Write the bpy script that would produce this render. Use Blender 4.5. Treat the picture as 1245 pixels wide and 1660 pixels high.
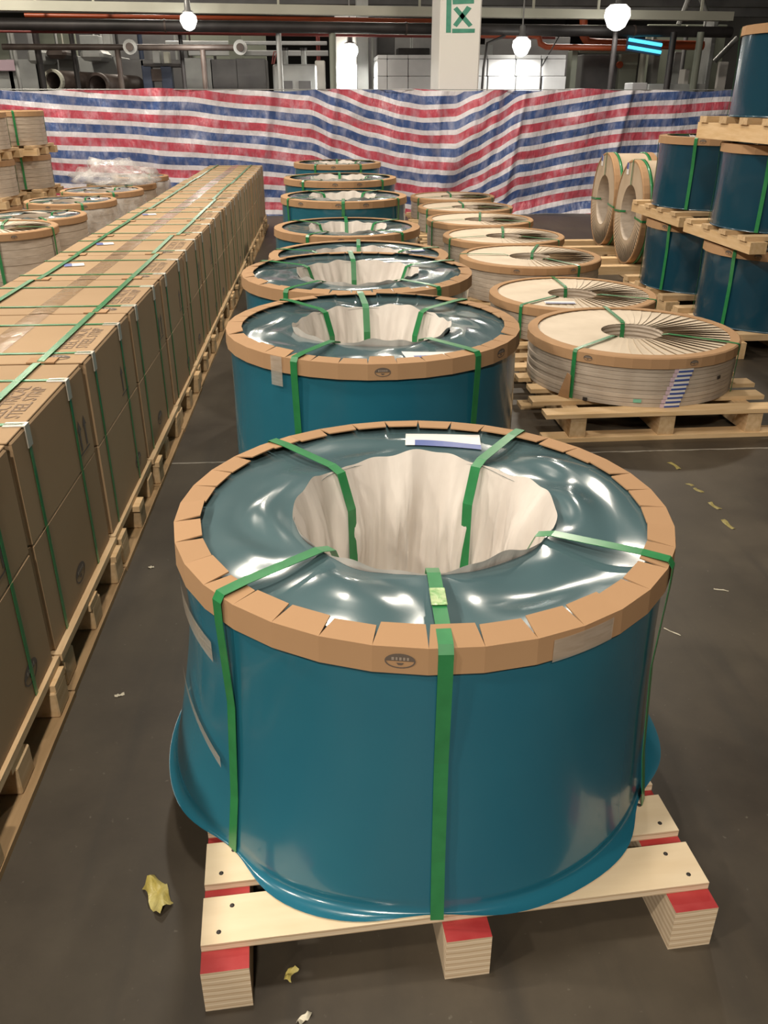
import bpy, bmesh, math, random
from mathutils import Vector, Matrix
from mathutils import noise as mnoise
random.seed(7)
PI = math.pi
R2 = math.radians
for o in list(bpy.data.objects):
    bpy.data.objects.remove(o)
COL = bpy.context.scene.collection
SC = bpy.context.scene

# ------------------------------------------------------------------ camera
IMG_W, IMG_H, FPX = 1245.0, 1660.0, 1345.0
TH = math.atan(671 / 1345.0)
YAW = -R2(3.863)
EYE = Vector((0, 0, 1.56))
cam_d = bpy.data.cameras.new('camera')
cam_d.sensor_fit = 'VERTICAL'
cam_d.sensor_height = 24.0
cam_d.lens = FPX / IMG_H * 24.0
cam_d.clip_start = 0.05
cam_d.clip_end = 200
cam = bpy.data.objects.new('camera', cam_d)
cam.location = EYE
cam.rotation_euler = (PI / 2 - TH, 0, YAW)
COL.objects.link(cam)
SC.camera = cam

# ------------------------------------------------------------------ world and exposure
W = bpy.data.worlds.new('world')
SC.world = W
W.use_nodes = True
W.node_tree.nodes['Background'].inputs[0].default_value = (1.0, 0.92, 0.80, 1)
W.node_tree.nodes['Background'].inputs[1].default_value = 0.01
SC.view_settings.view_transform = 'Standard'
SC.view_settings.look = 'None'
SC.view_settings.gamma = 1.0
SC.view_settings.use_curve_mapping = False
SC.view_settings.exposure = 0.0

LAMP_POWER = 250.0          # watts of one high bay lamp over the store
# rows of high bay lamps under the hall roof: (x, y, z, power factor)
HIGH_BAYS = []
for yy in (-4.5, -1.0, 2.5, 6.0, 9.5, 13.0):
    HIGH_BAYS.append((-4.6, yy, 5.6, 0.85))
for xx, yy, k in ((-0.3, -3.5, 1.5), (-0.3, 1.5, 0.30), (-0.3, 6.5, 0.45), (2.6, 9.4, 0.85), (-3.5, 19.5, 0.7), (1.5, 20.5, 0.5), (6.0, 19.5, 0.6), (-3.0, 27.0, 0.8), (3.0, 27.0, 0.8)):
    HIGH_BAYS.append((xx, yy, 5.6, k))

# camera basis, only to turn measured directions into places at a chosen depth
FW0 = Vector((-math.sin(YAW), math.cos(YAW), 0))
RT = Vector((math.cos(YAW), math.sin(YAW), 0))
FW = FW0 * math.cos(TH) - Vector((0, 0, math.sin(TH)))
UP = FW0 * math.sin(TH) + Vector((0, 0, math.cos(TH)))


def at(px, py, Y):
    d = FW + RT * ((px - IMG_W / 2) / FPX) - UP * ((py - IMG_H / 2) / FPX)
    return EYE + d * (Y / d.y)


# ------------------------------------------------------------------ materials
def new_mat(name):
    m = bpy.data.materials.new(name)
    m.use_nodes = True
    nt = m.node_tree
    b = nt.nodes['Principled BSDF']
    return m, nt, b


def N(nt, kind, **kw):
    n = nt.nodes.new(kind)
    for k, v in kw.items():
        setattr(n, k, v)
    return n


def math_node(nt, op, a, b=None, c=None):
    n = nt.nodes.new('ShaderNodeMath')
    n.operation = op
    for i, v in enumerate((a, b, c)):
        if v is None:
            continue
        if isinstance(v, (int, float)):
            n.inputs[i].default_value = v
        else:
            nt.links.new(v, n.inputs[i])
    return n.outputs[0]


def mat(name, col, rough=0.6, col2=None, nscale=6.0, stretch=(1, 1, 1), bump=0.0, bscale=None, bdist=0.01,
        metallic=0.0, coat=0.0, spec=0.5, vary=0.0, emit=None, estr=0.0, alpha=1.0, detail=4.0, bstretch=None, trans=0.0):
    m, nt, b = new_mat(name)
    L = nt.links
    tc = N(nt, 'ShaderNodeTexCoord')
    b.inputs['Roughness'].default_value = rough
    b.inputs['Metallic'].default_value = metallic
    b.inputs['Specular IOR Level'].default_value = spec
    b.inputs['Coat Weight'].default_value = coat
    b.inputs['Coat Roughness'].default_value = 0.08
    b.inputs['Alpha'].default_value = alpha
    b.inputs['Transmission Weight'].default_value = trans
    c4 = tuple(col) + (1,)
    b.inputs['Base Color'].default_value = c4
    mp = N(nt, 'ShaderNodeMapping')
    mp.inputs['Scale'].default_value = stretch
    L.new(tc.outputs['Object'], mp.inputs['Vector'])
    out = None
    if col2 is not None:
        nz = N(nt, 'ShaderNodeTexNoise')
        nz.inputs['Scale'].default_value = nscale
        nz.inputs['Detail'].default_value = detail
        L.new(mp.outputs[0], nz.inputs['Vector'])
        rp = N(nt, 'ShaderNodeValToRGB')
        rp.color_ramp.elements[0].position = 0.32
        rp.color_ramp.elements[1].position = 0.68
        rp.color_ramp.elements[0].color = c4
        rp.color_ramp.elements[1].color = tuple(col2) + (1,)
        L.new(nz.outputs['Fac'], rp.inputs[0])
        out = rp.outputs[0]
    if vary > 0:
        oi = N(nt, 'ShaderNodeObjectInfo')
        hs = N(nt, 'ShaderNodeHueSaturation')
        mr = N(nt, 'ShaderNodeMapRange')
        mr.inputs['To Min'].default_value = 1 - vary
        mr.inputs['To Max'].default_value = 1 + vary
        L.new(oi.outputs['Random'], mr.inputs['Value'])
        L.new(mr.outputs[0], hs.inputs['Value'])
        if out is None:
            hs.inputs['Color'].default_value = c4
        else:
            L.new(out, hs.inputs['Color'])
        out = hs.outputs[0]
    if out is not None:
        L.new(out, b.inputs['Base Color'])
    if bump > 0:
        nb = N(nt, 'ShaderNodeTexNoise')
        nb.inputs['Scale'].default_value = bscale or nscale * 2
        nb.inputs['Detail'].default_value = 3
        mp2 = N(nt, 'ShaderNodeMapping')
        mp2.inputs['Scale'].default_value = bstretch or stretch
        L.new(tc.outputs['Object'], mp2.inputs['Vector'])
        L.new(mp2.outputs[0], nb.inputs['Vector'])
        bp = N(nt, 'ShaderNodeBump')
        bp.inputs['Strength'].default_value = bump
        bp.inputs['Distance'].default_value = bdist
        L.new(nb.outputs['Fac'], bp.inputs['Height'])
        L.new(bp.outputs[0], b.inputs['Normal'])
    if emit is not None:
        b.inputs['Emission Color'].default_value = tuple(emit) + (1,)
        b.inputs['Emission Strength'].default_value = estr
    return m


M = {}
M['film'] = mat('blue_film', (0.020, 0.150, 0.215), 0.22, (0.016, 0.125, 0.195), 1.6, bump=0.10, bscale=3.0, bdist=0.02, coat=0.35)
M['film_top'] = mat('blue_film_top', (0.070, 0.125, 0.142), 0.18, (0.090, 0.150, 0.165), 2.5, bump=0.07, bscale=4.0, bdist=0.02, coat=0.6)  # clear film over grey-blue paper, lightened to stand for mirrored bright surroundings
M['film_shaded'] = mat('shaded_blue_film', (0.006, 0.050, 0.085), 0.24, (0.005, 0.040, 0.070), 1.6, bump=0.10, bscale=3.0, bdist=0.02, coat=0.3)  # the blue film again, its colour darkened to stand for shade on the stacks
M['card'] = mat('kraft_card', (0.395, 0.235, 0.125), 0.8, (0.435, 0.265, 0.142), 3.0, vary=0.05, spec=0.25)
M['carton'] = mat('carton_board', (0.365, 0.245, 0.140), 0.8, (0.405, 0.275, 0.162), 2.0, bump=0.05, bscale=40, bdist=0.002, vary=0.07, spec=0.2)
M['carton_edge'] = mat('carton_edge', (0.40, 0.25, 0.14), 0.8)
M['tape'] = mat('brown_packing_tape', (0.36, 0.235, 0.13), 0.2, (0.41, 0.27, 0.155), 9, bump=0.35, bscale=22, bdist=0.006, coat=0.4)
M['clear_tape'] = mat('clear_tape', (0.62, 0.56, 0.48), 0.18, (0.50, 0.44, 0.36), 20, coat=0.3, alpha=0.55, stretch=(1, 1, 6))
M['strap'] = mat('green_strap', (0.022, 0.19, 0.060), 0.30, (0.030, 0.23, 0.075), 30, coat=0.2)
M['seal'] = mat('strap_seal', (0.16, 0.36, 0.12), 0.28, (0.45, 0.55, 0.30), 90, bump=0.5, bscale=120, bdist=0.003, metallic=0.3)
M['clip'] = mat('edge_clip', (0.58, 0.54, 0.46), 0.35, metallic=0.2)
M['paper_white'] = mat('white_crepe_paper', (0.66, 0.60, 0.55), 0.85, (0.75, 0.70, 0.65), 7, bump=0.5, bscale=16, bdist=0.012, stretch=(1, 1, 0.35))
M['pleat'] = mat('cream_paper', (0.60, 0.495, 0.37), 0.6, (0.70, 0.59, 0.455), 5, bump=0.15, bscale=12, bdist=0.008)
M['kraft_wrap'] = mat('kraft_wrap', (0.42, 0.345, 0.275), 0.75, (0.53, 0.45, 0.37), 10, stretch=(1, 1, 4), bump=0.3, bscale=24, bdist=0.006, vary=0.07)
M['kraft_side'] = mat('kraft_side', (0.47, 0.36, 0.25), 0.75, (0.54, 0.43, 0.31), 6, bump=0.2, bscale=20, bdist=0.006)
M['wood'] = mat('pallet_pine', (0.60, 0.40, 0.20), 0.75, (0.70, 0.50, 0.29), 5, stretch=(1.2, 9, 9), vary=0.13, bump=0.15, bscale=20, bdist=0.003)
M['wood_y'] = mat('pallet_pine_lengthwise', (0.52, 0.345, 0.18), 0.75, (0.64, 0.46, 0.27), 5, stretch=(9, 1.2, 9), vary=0.13, bump=0.15, bscale=20, bdist=0.003)
M['old_wood'] = mat('brown_board', (0.30, 0.185, 0.085), 0.8, (0.40, 0.26, 0.13), 5, stretch=(7, 1.0, 7), vary=0.15)
M['ply'] = mat('plywood_face', (0.70, 0.55, 0.36), 0.7, (0.78, 0.64, 0.45), 3, stretch=(1.2, 7, 4), vary=0.04)
M['red_paint'] = mat('red_paint', (0.34, 0.02, 0.022), 0.5, (0.42, 0.05, 0.05), 14)
M['dark'] = mat('dark_mark', (0.03, 0.025, 0.022), 0.7)
M['ink'] = mat('grey_ink', (0.13, 0.10, 0.08), 0.75)
M['ink_worn'] = mat('worn_ink', (0.16, 0.115, 0.085), 0.8, (0.36, 0.24, 0.15), 40)
M['ink_pale'] = mat('pale_print', (0.33, 0.27, 0.22), 0.7)
M['label_white'] = mat('label_white', (0.78, 0.76, 0.74), 0.45)
M['label_blue'] = mat('label_blue', (0.06, 0.10, 0.34), 0.4)
M['label_pink'] = mat('label_pink', (0.62, 0.47, 0.55), 0.45)
M['label_green'] = mat('label_green', (0.20, 0.50, 0.36), 0.45)
M['scrap'] = mat('yellow_tape_scrap', (0.55, 0.44, 0.10), 0.35, (0.68, 0.60, 0.25), 25, bump=0.6, bscale=40, bdist=0.01)
M['remnant'] = mat('worn_yellow_tape', (0.24, 0.19, 0.05), 0.5, (0.33, 0.28, 0.10), 60)
M['scrap_white'] = mat('paper_scrap', (0.62, 0.57, 0.45), 0.6)
M['steel'] = mat('galvanised', (0.42, 0.43, 0.42), 0.4, (0.34, 0.35, 0.34), 4, metallic=0.3)
M['grey_panel'] = mat('grey_panel', (0.42, 0.44, 0.43), 0.55, (0.30, 0.31, 0.31), 2.2, vary=0.10)
M['dark_panel'] = mat('dark_grey_panel', (0.115, 0.115, 0.12), 0.5, (0.17, 0.17, 0.17), 2.5)
M['white_panel'] = mat('white_panel', (0.42, 0.43, 0.44), 0.5, (0.58, 0.59, 0.60), 1.6, vary=0.06)
M['white_paint'] = mat('white_paint', (0.86, 0.84, 0.80), 0.6, (0.84, 0.82, 0.77), 1.0)
M['green_grey'] = mat('green_grey_paint', (0.24, 0.26, 0.21), 0.55)
M['black_pipe'] = mat('black_pipe', (0.016, 0.015, 0.015), 0.5, (0.04, 0.035, 0.035), 3)
M['brown_pipe'] = mat('brown_pipe', (0.045, 0.03, 0.025), 0.5, (0.085, 0.065, 0.055), 6)
M['orange_pipe'] = mat('orange_pipe', (0.33, 0.06, 0.018), 0.4)
M['red_pipe'] = mat('dull_red_pipe', (0.20, 0.035, 0.03), 0.5)
M['tray'] = mat('cream_tray', (0.50, 0.50, 0.42), 0.6, (0.43, 0.43, 0.36), 1.5)
M['blue_dark'] = mat('dark_blue_paint', (0.035, 0.05, 0.09), 0.5)
M['green_tape'] = mat('green_tape', (0.055, 0.28, 0.19), 0.55, (0.08, 0.33, 0.23), 12)
M['roof'] = mat('dark_roof', (0.05, 0.05, 0.052), 0.8, (0.075, 0.07, 0.068), 0.5)
M['wall'] = mat('hall_wall', (0.20, 0.20, 0.19), 0.8, (0.26, 0.26, 0.24), 0.5)
M['bay_wall'] = mat('dim_hall_wall', (0.10, 0.10, 0.095), 0.8, (0.14, 0.135, 0.13), 0.4)
M['lamp_body'] = mat('lamp_housing', (0.30, 0.30, 0.30), 0.4, metallic=0.4)
M['lamp_glow'] = mat('lamp_glow', (1, 1, 1), 0.5, emit=(1.0, 0.93, 0.80), estr=25)
M['lamp_glow_far'] = mat('lamp_glow_far', (1, 1, 1), 0.5, emit=(1.0, 0.96, 0.86), estr=7)
M['cyan_glow'] = mat('cyan_tube', (0.1, 0.6, 0.8), 0.4, emit=(0.10, 0.62, 0.85), estr=1.2)
M['daylight'] = mat('lit_window', (1, 1, 1), 0.5, emit=(1.0, 0.98, 0.92), estr=4.0)


def plastic_mat():
    m, nt, b = new_mat('clear_plastic_film')
    L = nt.links
    tc = N(nt, 'ShaderNodeTexCoord')
    nz = N(nt, 'ShaderNodeTexNoise')
    nz.inputs['Scale'].default_value = 9
    nz.inputs['Detail'].default_value = 5
    L.new(tc.outputs['Object'], nz.inputs['Vector'])
    bp = N(nt, 'ShaderNodeBump')
    bp.inputs['Strength'].default_value = 0.8
    bp.inputs['Distance'].default_value = 0.03
    L.new(nz.outputs['Fac'], bp.inputs['Height'])
    L.new(bp.outputs[0], b.inputs['Normal'])
    b.inputs['Base Color'].default_value = (0.80, 0.78, 0.76, 1)
    b.inputs['Roughness'].default_value = 0.18
    b.inputs['Coat Weight'].default_value = 0.5
    mr = N(nt, 'ShaderNodeMapRange')
    mr.inputs['From Min'].default_value = 0.3
    mr.inputs['From Max'].default_value = 0.7
    mr.inputs['To Min'].default_value = 0.12
    mr.inputs['To Max'].default_value = 0.60
    L.new(nz.outputs['Fac'], mr.inputs['Value'])
    L.new(mr.outputs[0], b.inputs['Alpha'])
    return m


M['plastic'] = plastic_mat()


def ply_edge_mat():
    # laminated block: thin veneers stacked in height
    m, nt, b = new_mat('laminated_ply_edge')
    L = nt.links
    tc = N(nt, 'ShaderNodeTexCoord')
    sp = N(nt, 'ShaderNodeSeparateXYZ')
    L.new(tc.outputs['Object'], sp.inputs[0])
    nz = N(nt, 'ShaderNodeTexNoise')
    nz.inputs['Scale'].default_value = 18
    L.new(tc.outputs['Object'], nz.inputs['Vector'])
    h = math_node(nt, 'MULTIPLY_ADD', nz.outputs['Fac'], 0.006, sp.outputs['Z'])
    s = math_node(nt, 'SINE', math_node(nt, 'MULTIPLY', h, 2 * PI / 0.0165))
    s2 = math_node(nt, 'SINE', math_node(nt, 'MULTIPLY', h, 2 * PI / 0.0061))
    f = math_node(nt, 'MULTIPLY_ADD', s2, 0.22, math_node(nt, 'MULTIPLY_ADD', s, 0.28, 0.5))
    rp = N(nt, 'ShaderNodeValToRGB')
    rp.color_ramp.elements[0].color = (0.50, 0.35, 0.21, 1)
    rp.color_ramp.elements[1].color = (0.80, 0.67, 0.50, 1)
    L.new(f, rp.inputs[0])
    L.new(rp.outputs[0], b.inputs['Base Color'])
    b.inputs['Roughness'].default_value = 0.8
    return m


M['ply_edge'] = ply_edge_mat()


def tarp_mat():
    m, nt, b = new_mat('striped_tarp')
    L = nt.links
    uv = N(nt, 'ShaderNodeUVMap')
    uv.uv_map = 'cloth'
    sp = N(nt, 'ShaderNodeSeparateXYZ')
    L.new(uv.outputs[0], sp.inputs[0])
    fr = math_node(nt, 'FRACT', math_node(nt, 'DIVIDE', sp.outputs['Y'], 0.345))
    rp = N(nt, 'ShaderNodeValToRGB')
    rp.color_ramp.interpolation = 'CONSTANT'
    e = rp.color_ramp.elements
    e[0].position = 0.0
    e[0].color = (0.065, 0.115, 0.300, 1)
    e[1].position = 0.31
    e[1].color = (0.78, 0.75, 0.80, 1)
    for p, c in ((0.50, (0.55, 0.085, 0.125, 1)), (0.81, (0.78, 0.75, 0.80, 1))):
        k = e.new(p)
        k.color = c
    L.new(fr, rp.inputs[0])
    nz = N(nt, 'ShaderNodeTexNoise')
    nz.inputs['Scale'].default_value = 7
    nz.inputs['Detail'].default_value = 6
    mp = N(nt, 'ShaderNodeMapping')
    mp.inputs['Scale'].default_value = (1.6, 0.7, 1)
    L.new(uv.outputs[0], mp.inputs[0])
    L.new(mp.outputs[0], nz.inputs['Vector'])
    mx = N(nt, 'ShaderNodeMix', data_type='RGBA')
    mr = N(nt, 'ShaderNodeMapRange')
    mr.inputs['From Min'].default_value = 0.45
    mr.inputs['From Max'].default_value = 0.8
    mr.inputs['To Max'].default_value = 0.5
    L.new(nz.outputs['Fac'], mr.inputs['Value'])
    L.new(mr.outputs[0], mx.inputs['Factor'])
    L.new(rp.outputs[0], mx.inputs[6])
    mx.inputs[7].default_value = (0.60, 0.58, 0.68, 1)
    L.new(mx.outputs[2], b.inputs['Base Color'])
    b.inputs['Roughness'].default_value = 0.30
    bp = N(nt, 'ShaderNodeBump')
    bp.inputs['Strength'].default_value = 1.0
    bp.inputs['Distance'].default_value = 0.05
    nz2 = N(nt, 'ShaderNodeTexNoise')
    nz2.inputs['Scale'].default_value = 5
    nz2.inputs['Detail'].default_value = 7
    L.new(mp.outputs[0], nz2.inputs['Vector'])
    L.new(nz2.outputs['Fac'], bp.inputs['Height'])
    L.new(bp.outputs[0], b.inputs['Normal'])
    return m


M['tarp'] = tarp_mat()


def floor_mat():
    m, nt, b = new_mat('worn_concrete_floor')
    L = nt.links
    tc = N(nt, 'ShaderNodeTexCoord')
    n1 = N(nt, 'ShaderNodeTexNoise')
    n1.inputs['Scale'].default_value = 1.1
    n1.inputs['Detail'].default_value = 8
    n1.inputs['Roughness'].default_value = 0.65
    L.new(tc.outputs['Object'], n1.inputs['Vector'])
    r1 = N(nt, 'ShaderNodeValToRGB')
    r1.color_ramp.elements[0].position = 0.30
    r1.color_ramp.elements[1].position = 0.72
    r1.color_ramp.elements[0].color = (0.034, 0.026, 0.019, 1)
    r1.color_ramp.elements[1].color = (0.098, 0.079, 0.055, 1)
    L.new(n1.outputs['Fac'], r1.inputs[0])
    # fine pale dust specks
    n2 = N(nt, 'ShaderNodeTexNoise')
    n2.inputs['Scale'].default_value = 55
    n2.inputs['Detail'].default_value = 2
    L.new(tc.outputs['Object'], n2.inputs['Vector'])
    m2 = N(nt, 'ShaderNodeMapRange')
    m2.inputs['From Min'].default_value = 0.70
    m2.inputs['From Max'].default_value = 0.80
    m2.inputs['To Max'].default_value = 0.45
    L.new(n2.outputs['Fac'], m2.inputs['Value'])
    mx = N(nt, 'ShaderNodeMix', data_type='RGBA')
    L.new(m2.outputs[0], mx.inputs['Factor'])
    L.new(r1.outputs[0], mx.inputs[6])
    mx.inputs[7].default_value = (0.22, 0.20, 0.16, 1)
    # worn white joint line across the bay
    sp = N(nt, 'ShaderNodeSeparateXYZ')
    L.new(tc.outputs['Object'], sp.inputs[0])
    n3 = N(nt, 'ShaderNodeTexNoise')
    n3.inputs['Scale'].default_value = 9
    n3.inputs['Detail'].default_value = 5
    L.new(tc.outputs['Object'], n3.inputs['Vector'])
    wob = math_node(nt, 'MULTIPLY_ADD', n3.outputs['Fac'], 0.020, sp.outputs['Y'])
    d = math_node(nt, 'ABSOLUTE', math_node(nt, 'SUBTRACT', wob, 3.717))
    ln = math_node(nt, 'LESS_THAN', d, math_node(nt, 'MULTIPLY', n3.outputs['Fac'], 0.012))
    wear = math_node(nt, 'GREATER_THAN', n1.outputs['Fac'], 0.40)
    lf = math_node(nt, 'MULTIPLY', math_node(nt, 'MULTIPLY', ln, wear), 0.8)
    mx2 = N(nt, 'ShaderNodeMix', data_type='RGBA')
    L.new(lf, mx2.inputs['Factor'])
    L.new(mx.outputs[2], mx2.inputs[6])
    mx2.inputs[7].default_value = (0.36, 0.33, 0.28, 1)
    # dark tyre scuffs along the aisle
    mp = N(nt, 'ShaderNodeMapping')
    mp.inputs['Scale'].default_value = (5.0, 0.5, 1)
    mp.inputs['Rotation'].default_value = (0, 0, 0.25)
    L.new(tc.outputs['Object'], mp.inputs[0])
    n4 = N(nt, 'ShaderNodeTexNoise')
    n4.inputs['Scale'].default_value = 1.6
    n4.inputs['Detail'].default_value = 5
    L.new(mp.outputs[0], n4.inputs['Vector'])
    m4 = N(nt, 'ShaderNodeMapRange')
    m4.inputs['From Min'].default_value = 0.52
    m4.inputs['From Max'].default_value = 0.72
    m4.inputs['To Max'].default_value = 0.55
    L.new(n4.outputs['Fac'], m4.inputs['Value'])
    mx3 = N(nt, 'ShaderNodeMix', data_type='RGBA')
    L.new(m4.outputs[0], mx3.inputs['Factor'])
    L.new(mx2.outputs[2], mx3.inputs[6])
    mx3.inputs[7].default_value = (0.030, 0.026, 0.022, 1)
    L.new(mx3.outputs[2], b.inputs['Base Color'])
    rr = N(nt, 'ShaderNodeMapRange')
    rr.inputs['To Min'].default_value = 0.38
    rr.inputs['To Max'].default_value = 0.62
    L.new(n1.outputs['Fac'], rr.inputs['Value'])
    L.new(rr.outputs[0], b.inputs['Roughness'])
    bp = N(nt, 'ShaderNodeBump')
    bp.inputs['Strength'].default_value = 0.04
    bp.inputs['Distance'].default_value = 0.004
    L.new(n2.outputs['Fac'], bp.inputs['Height'])
    L.new(bp.outputs[0], b.inputs['Normal'])
    return m


M['floor'] = floor_mat()


# ------------------------------------------------------------------ mesh helpers
class MB:
    def __init__(self):
        self.v, self.f, self.s, self.m = [], [], [], []

    def add(self, vs, fs, smooth=False, mi=0):
        b = len(self.v)
        self.v += [tuple(p) for p in vs]
        for f in fs:
            self.f.append(tuple(b + i for i in f))
            self.s.append(smooth)
            self.m.append(mi)

    def box(self, x0, x1, y0, y1, z0, z1, mi=0, top_mi=None, T=None):
        vs = [Vector(p) for p in ((x0, y0, z0), (x1, y0, z0), (x1, y1, z0), (x0, y1, z0),
                                  (x0, y0, z1), (x1, y0, z1), (x1, y1, z1), (x0, y1, z1))]
        if T is not None:
            vs = [T @ p for p in vs]
        self.add(vs, [(0, 3, 2, 1), (0, 1, 5, 4), (1, 2, 6, 5), (2, 3, 7, 6), (3, 0, 4, 7)], mi=mi)
        self.add([vs[4], vs[5], vs[6], vs[7]], [(0, 1, 2, 3)], mi=mi if top_mi is None else top_mi)

    def tube(self, pts, r, n=10, closed_ends=True, smooth=True):
        pts = [Vector(p) for p in pts]
        rings = []
        ref = None
        for i, p in enumerate(pts):
            if i == 0:
                d = pts[1] - pts[0]
            elif i == len(pts) - 1:
                d = pts[-1] - pts[-2]
            else:
                d = (pts[i + 1] - p).normalized() + (p - pts[i - 1]).normalized()
            d.normalize()
            if ref is None:
                ref = Vector((0, 0, 1)) if abs(d.z) < 0.9 else Vector((0, 1, 0))
            a = d.cross(ref).normalized()
            b = a.cross(d).normalized()
            ref = b
            rr = r[i] if isinstance(r, (list, tuple)) else r
            rings.append([p + a * (rr * math.cos(2 * PI * k / n)) + b * (rr * math.sin(2 * PI * k / n)) for k in range(n)])
        vs = [q for ring in rings for q in ring]
        fs = []
        for i in range(len(pts) - 1):
            for k in range(n):
                fs.append((i * n + k, i * n + (k + 1) % n, (i + 1) * n + (k + 1) % n, (i + 1) * n + k))
        self.add(vs, fs, smooth)
        if closed_ends:
            self.add(rings[0], [tuple(range(n))])
            self.add(rings[-1], [tuple(reversed(range(n)))])

    def grid(self, rows, wrap=False, smooth=True, mi=0):
        nr, nc = len(rows), len(rows[0])
        fs = []
        for i in range(nr - 1):
            for k in range(nc if wrap else nc - 1):
                k2 = (k + 1) % nc
                fs.append((i * nc + k, i * nc + k2, (i + 1) * nc + k2, (i + 1) * nc + k))
        self.add([p for r in rows for p in r], fs, smooth, mi)

    def lathe(self, prof, n=48, smooth=True, mi=0, closed=False):
        rows = [[(r * math.cos(2 * PI * k / n), r * math.sin(2 * PI * k / n), z) for k in range(n)] for r, z in prof]
        if closed:
            rows.append(rows[0])
        self.grid(rows, True, smooth, mi)

    def mesh(self, name, *mats):
        me = bpy.data.meshes.new(name)
        me.from_pydata(self.v, [], self.f)
        me.polygons.foreach_set('use_smooth', self.s)
        me.polygons.foreach_set('material_index', self.m)
        for x in mats:
            me.materials.append(M[x])
        me.update()
        return me


def ob(name, me, parent=None, loc=(0, 0, 0), rot=(0, 0, 0), label=None, cat=None, group=None, kind=None):
    o = bpy.data.objects.new(name, me)
    COL.objects.link(o)
    if parent is not None:
        o.parent = parent
    o.location = loc
    o.rotation_euler = rot
    if label:
        o['label'] = label
    if cat:
        o['category'] = cat
    if group:
        o['group'] = group
    if kind:
        o['kind'] = kind
    return o


def thing(name, label, cat, loc=(0, 0, 0), rz=0.0, group=None):
    return ob(name, None, None, loc, (0, 0, rz), label, cat, group)


def boxmesh(name, x0, x1, y0, y1, z0, z1, m):
    b = MB()
    b.box(x0, x1, y0, y1, z0, z1)
    return b.mesh(name, m)


def bevel_box_mesh(name, x0, x1, y0, y1, z0, z1, bev, *mats):
    bm = bmesh.new()
    bmesh.ops.create_cube(bm, size=1)
    for v in bm.verts:
        v.co = Vector(((x0 + x1) / 2 + v.co.x * (x1 - x0), (y0 + y1) / 2 + v.co.y * (y1 - y0), (z0 + z1) / 2 + v.co.z * (z1 - z0)))
    bmesh.ops.bevel(bm, geom=list(bm.edges), offset=bev, segments=1, affect='EDGES')
    me = bpy.data.meshes.new(name)
    bm.to_mesh(me)
    bm.free()
    for x in mats:
        me.materials.append(M[x])
    return me


def text_mesh(name, body, size, m, spacing=1.0):
    cu = bpy.data.curves.new(name, 'FONT')
    cu.body = body
    cu.size = size
    cu.align_x = 'CENTER'
    cu.align_y = 'CENTER'
    cu.resolution_u = 2
    cu.space_character = spacing
    cu.space_line = 0.85
    t = bpy.data.objects.new(name, cu)
    COL.objects.link(t)
    dg = bpy.context.evaluated_depsgraph_get()
    me = bpy.data.meshes.new_from_object(t.evaluated_get(dg))
    bpy.data.objects.remove(t)
    me.materials.clear()
    me.materials.append(M[m])
    return me


def ribbon(path, w, t=0.0012):
    """flat band along a path in the local x-z plane, width along y"""
    mb = MB()
    P = [Vector((p[0], 0, p[1])) for p in path]
    rows = []
    for i, p in enumerate(P):
        a = P[max(i - 1, 0)]
        c = P[min(i + 1, len(P) - 1)]
        d = (c - a).normalized()
        n = Vector((-d.z, 0, d.x)) * t
        rows.append([p + Vector((0, -w / 2, 0)), p + Vector((0, w / 2, 0)), p + n + Vector((0, w / 2, 0)), p + n + Vector((0, -w / 2, 0))])
    mb.grid(rows, True, False)
    mb.add(rows[0], [(0, 1, 2, 3)])
    mb.add(rows[-1], [(3, 2, 1, 0)])
    return mb


# ------------------------------------------------------------------ the hall
def structure(name, me, loc=(0, 0, 0), parent=None, label=None):
    o = ob(name, me, parent, loc, label=label)
    o['kind'] = 'structure'
    return o


mb = MB()
mb.box(-13, 13, -9, 50, -0.2, 0)
structure('floor', mb.mesh('floor', 'floor'))
structure('ceiling', boxmesh('ceiling', -13.2, 13.2, -9.2, 50.2, 8.0, 8.2, 'roof'))
structure('wall_back', boxmesh('wall_back', -13, 13, 50, 50.2, 0, 8, 'bay_wall'))
structure('wall_front', boxmesh('wall_front', -13, 13, -9.2, -9, 0, 8, 'wall'))
structure('wall_left', boxmesh('wall_left', -13.2, -13, -9, 50, 0, 8, 'wall'))
structure('wall_right', boxmesh('wall_right', 13, 13.2, -9, 50, 0, 8, 'bay_wall'))


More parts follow.
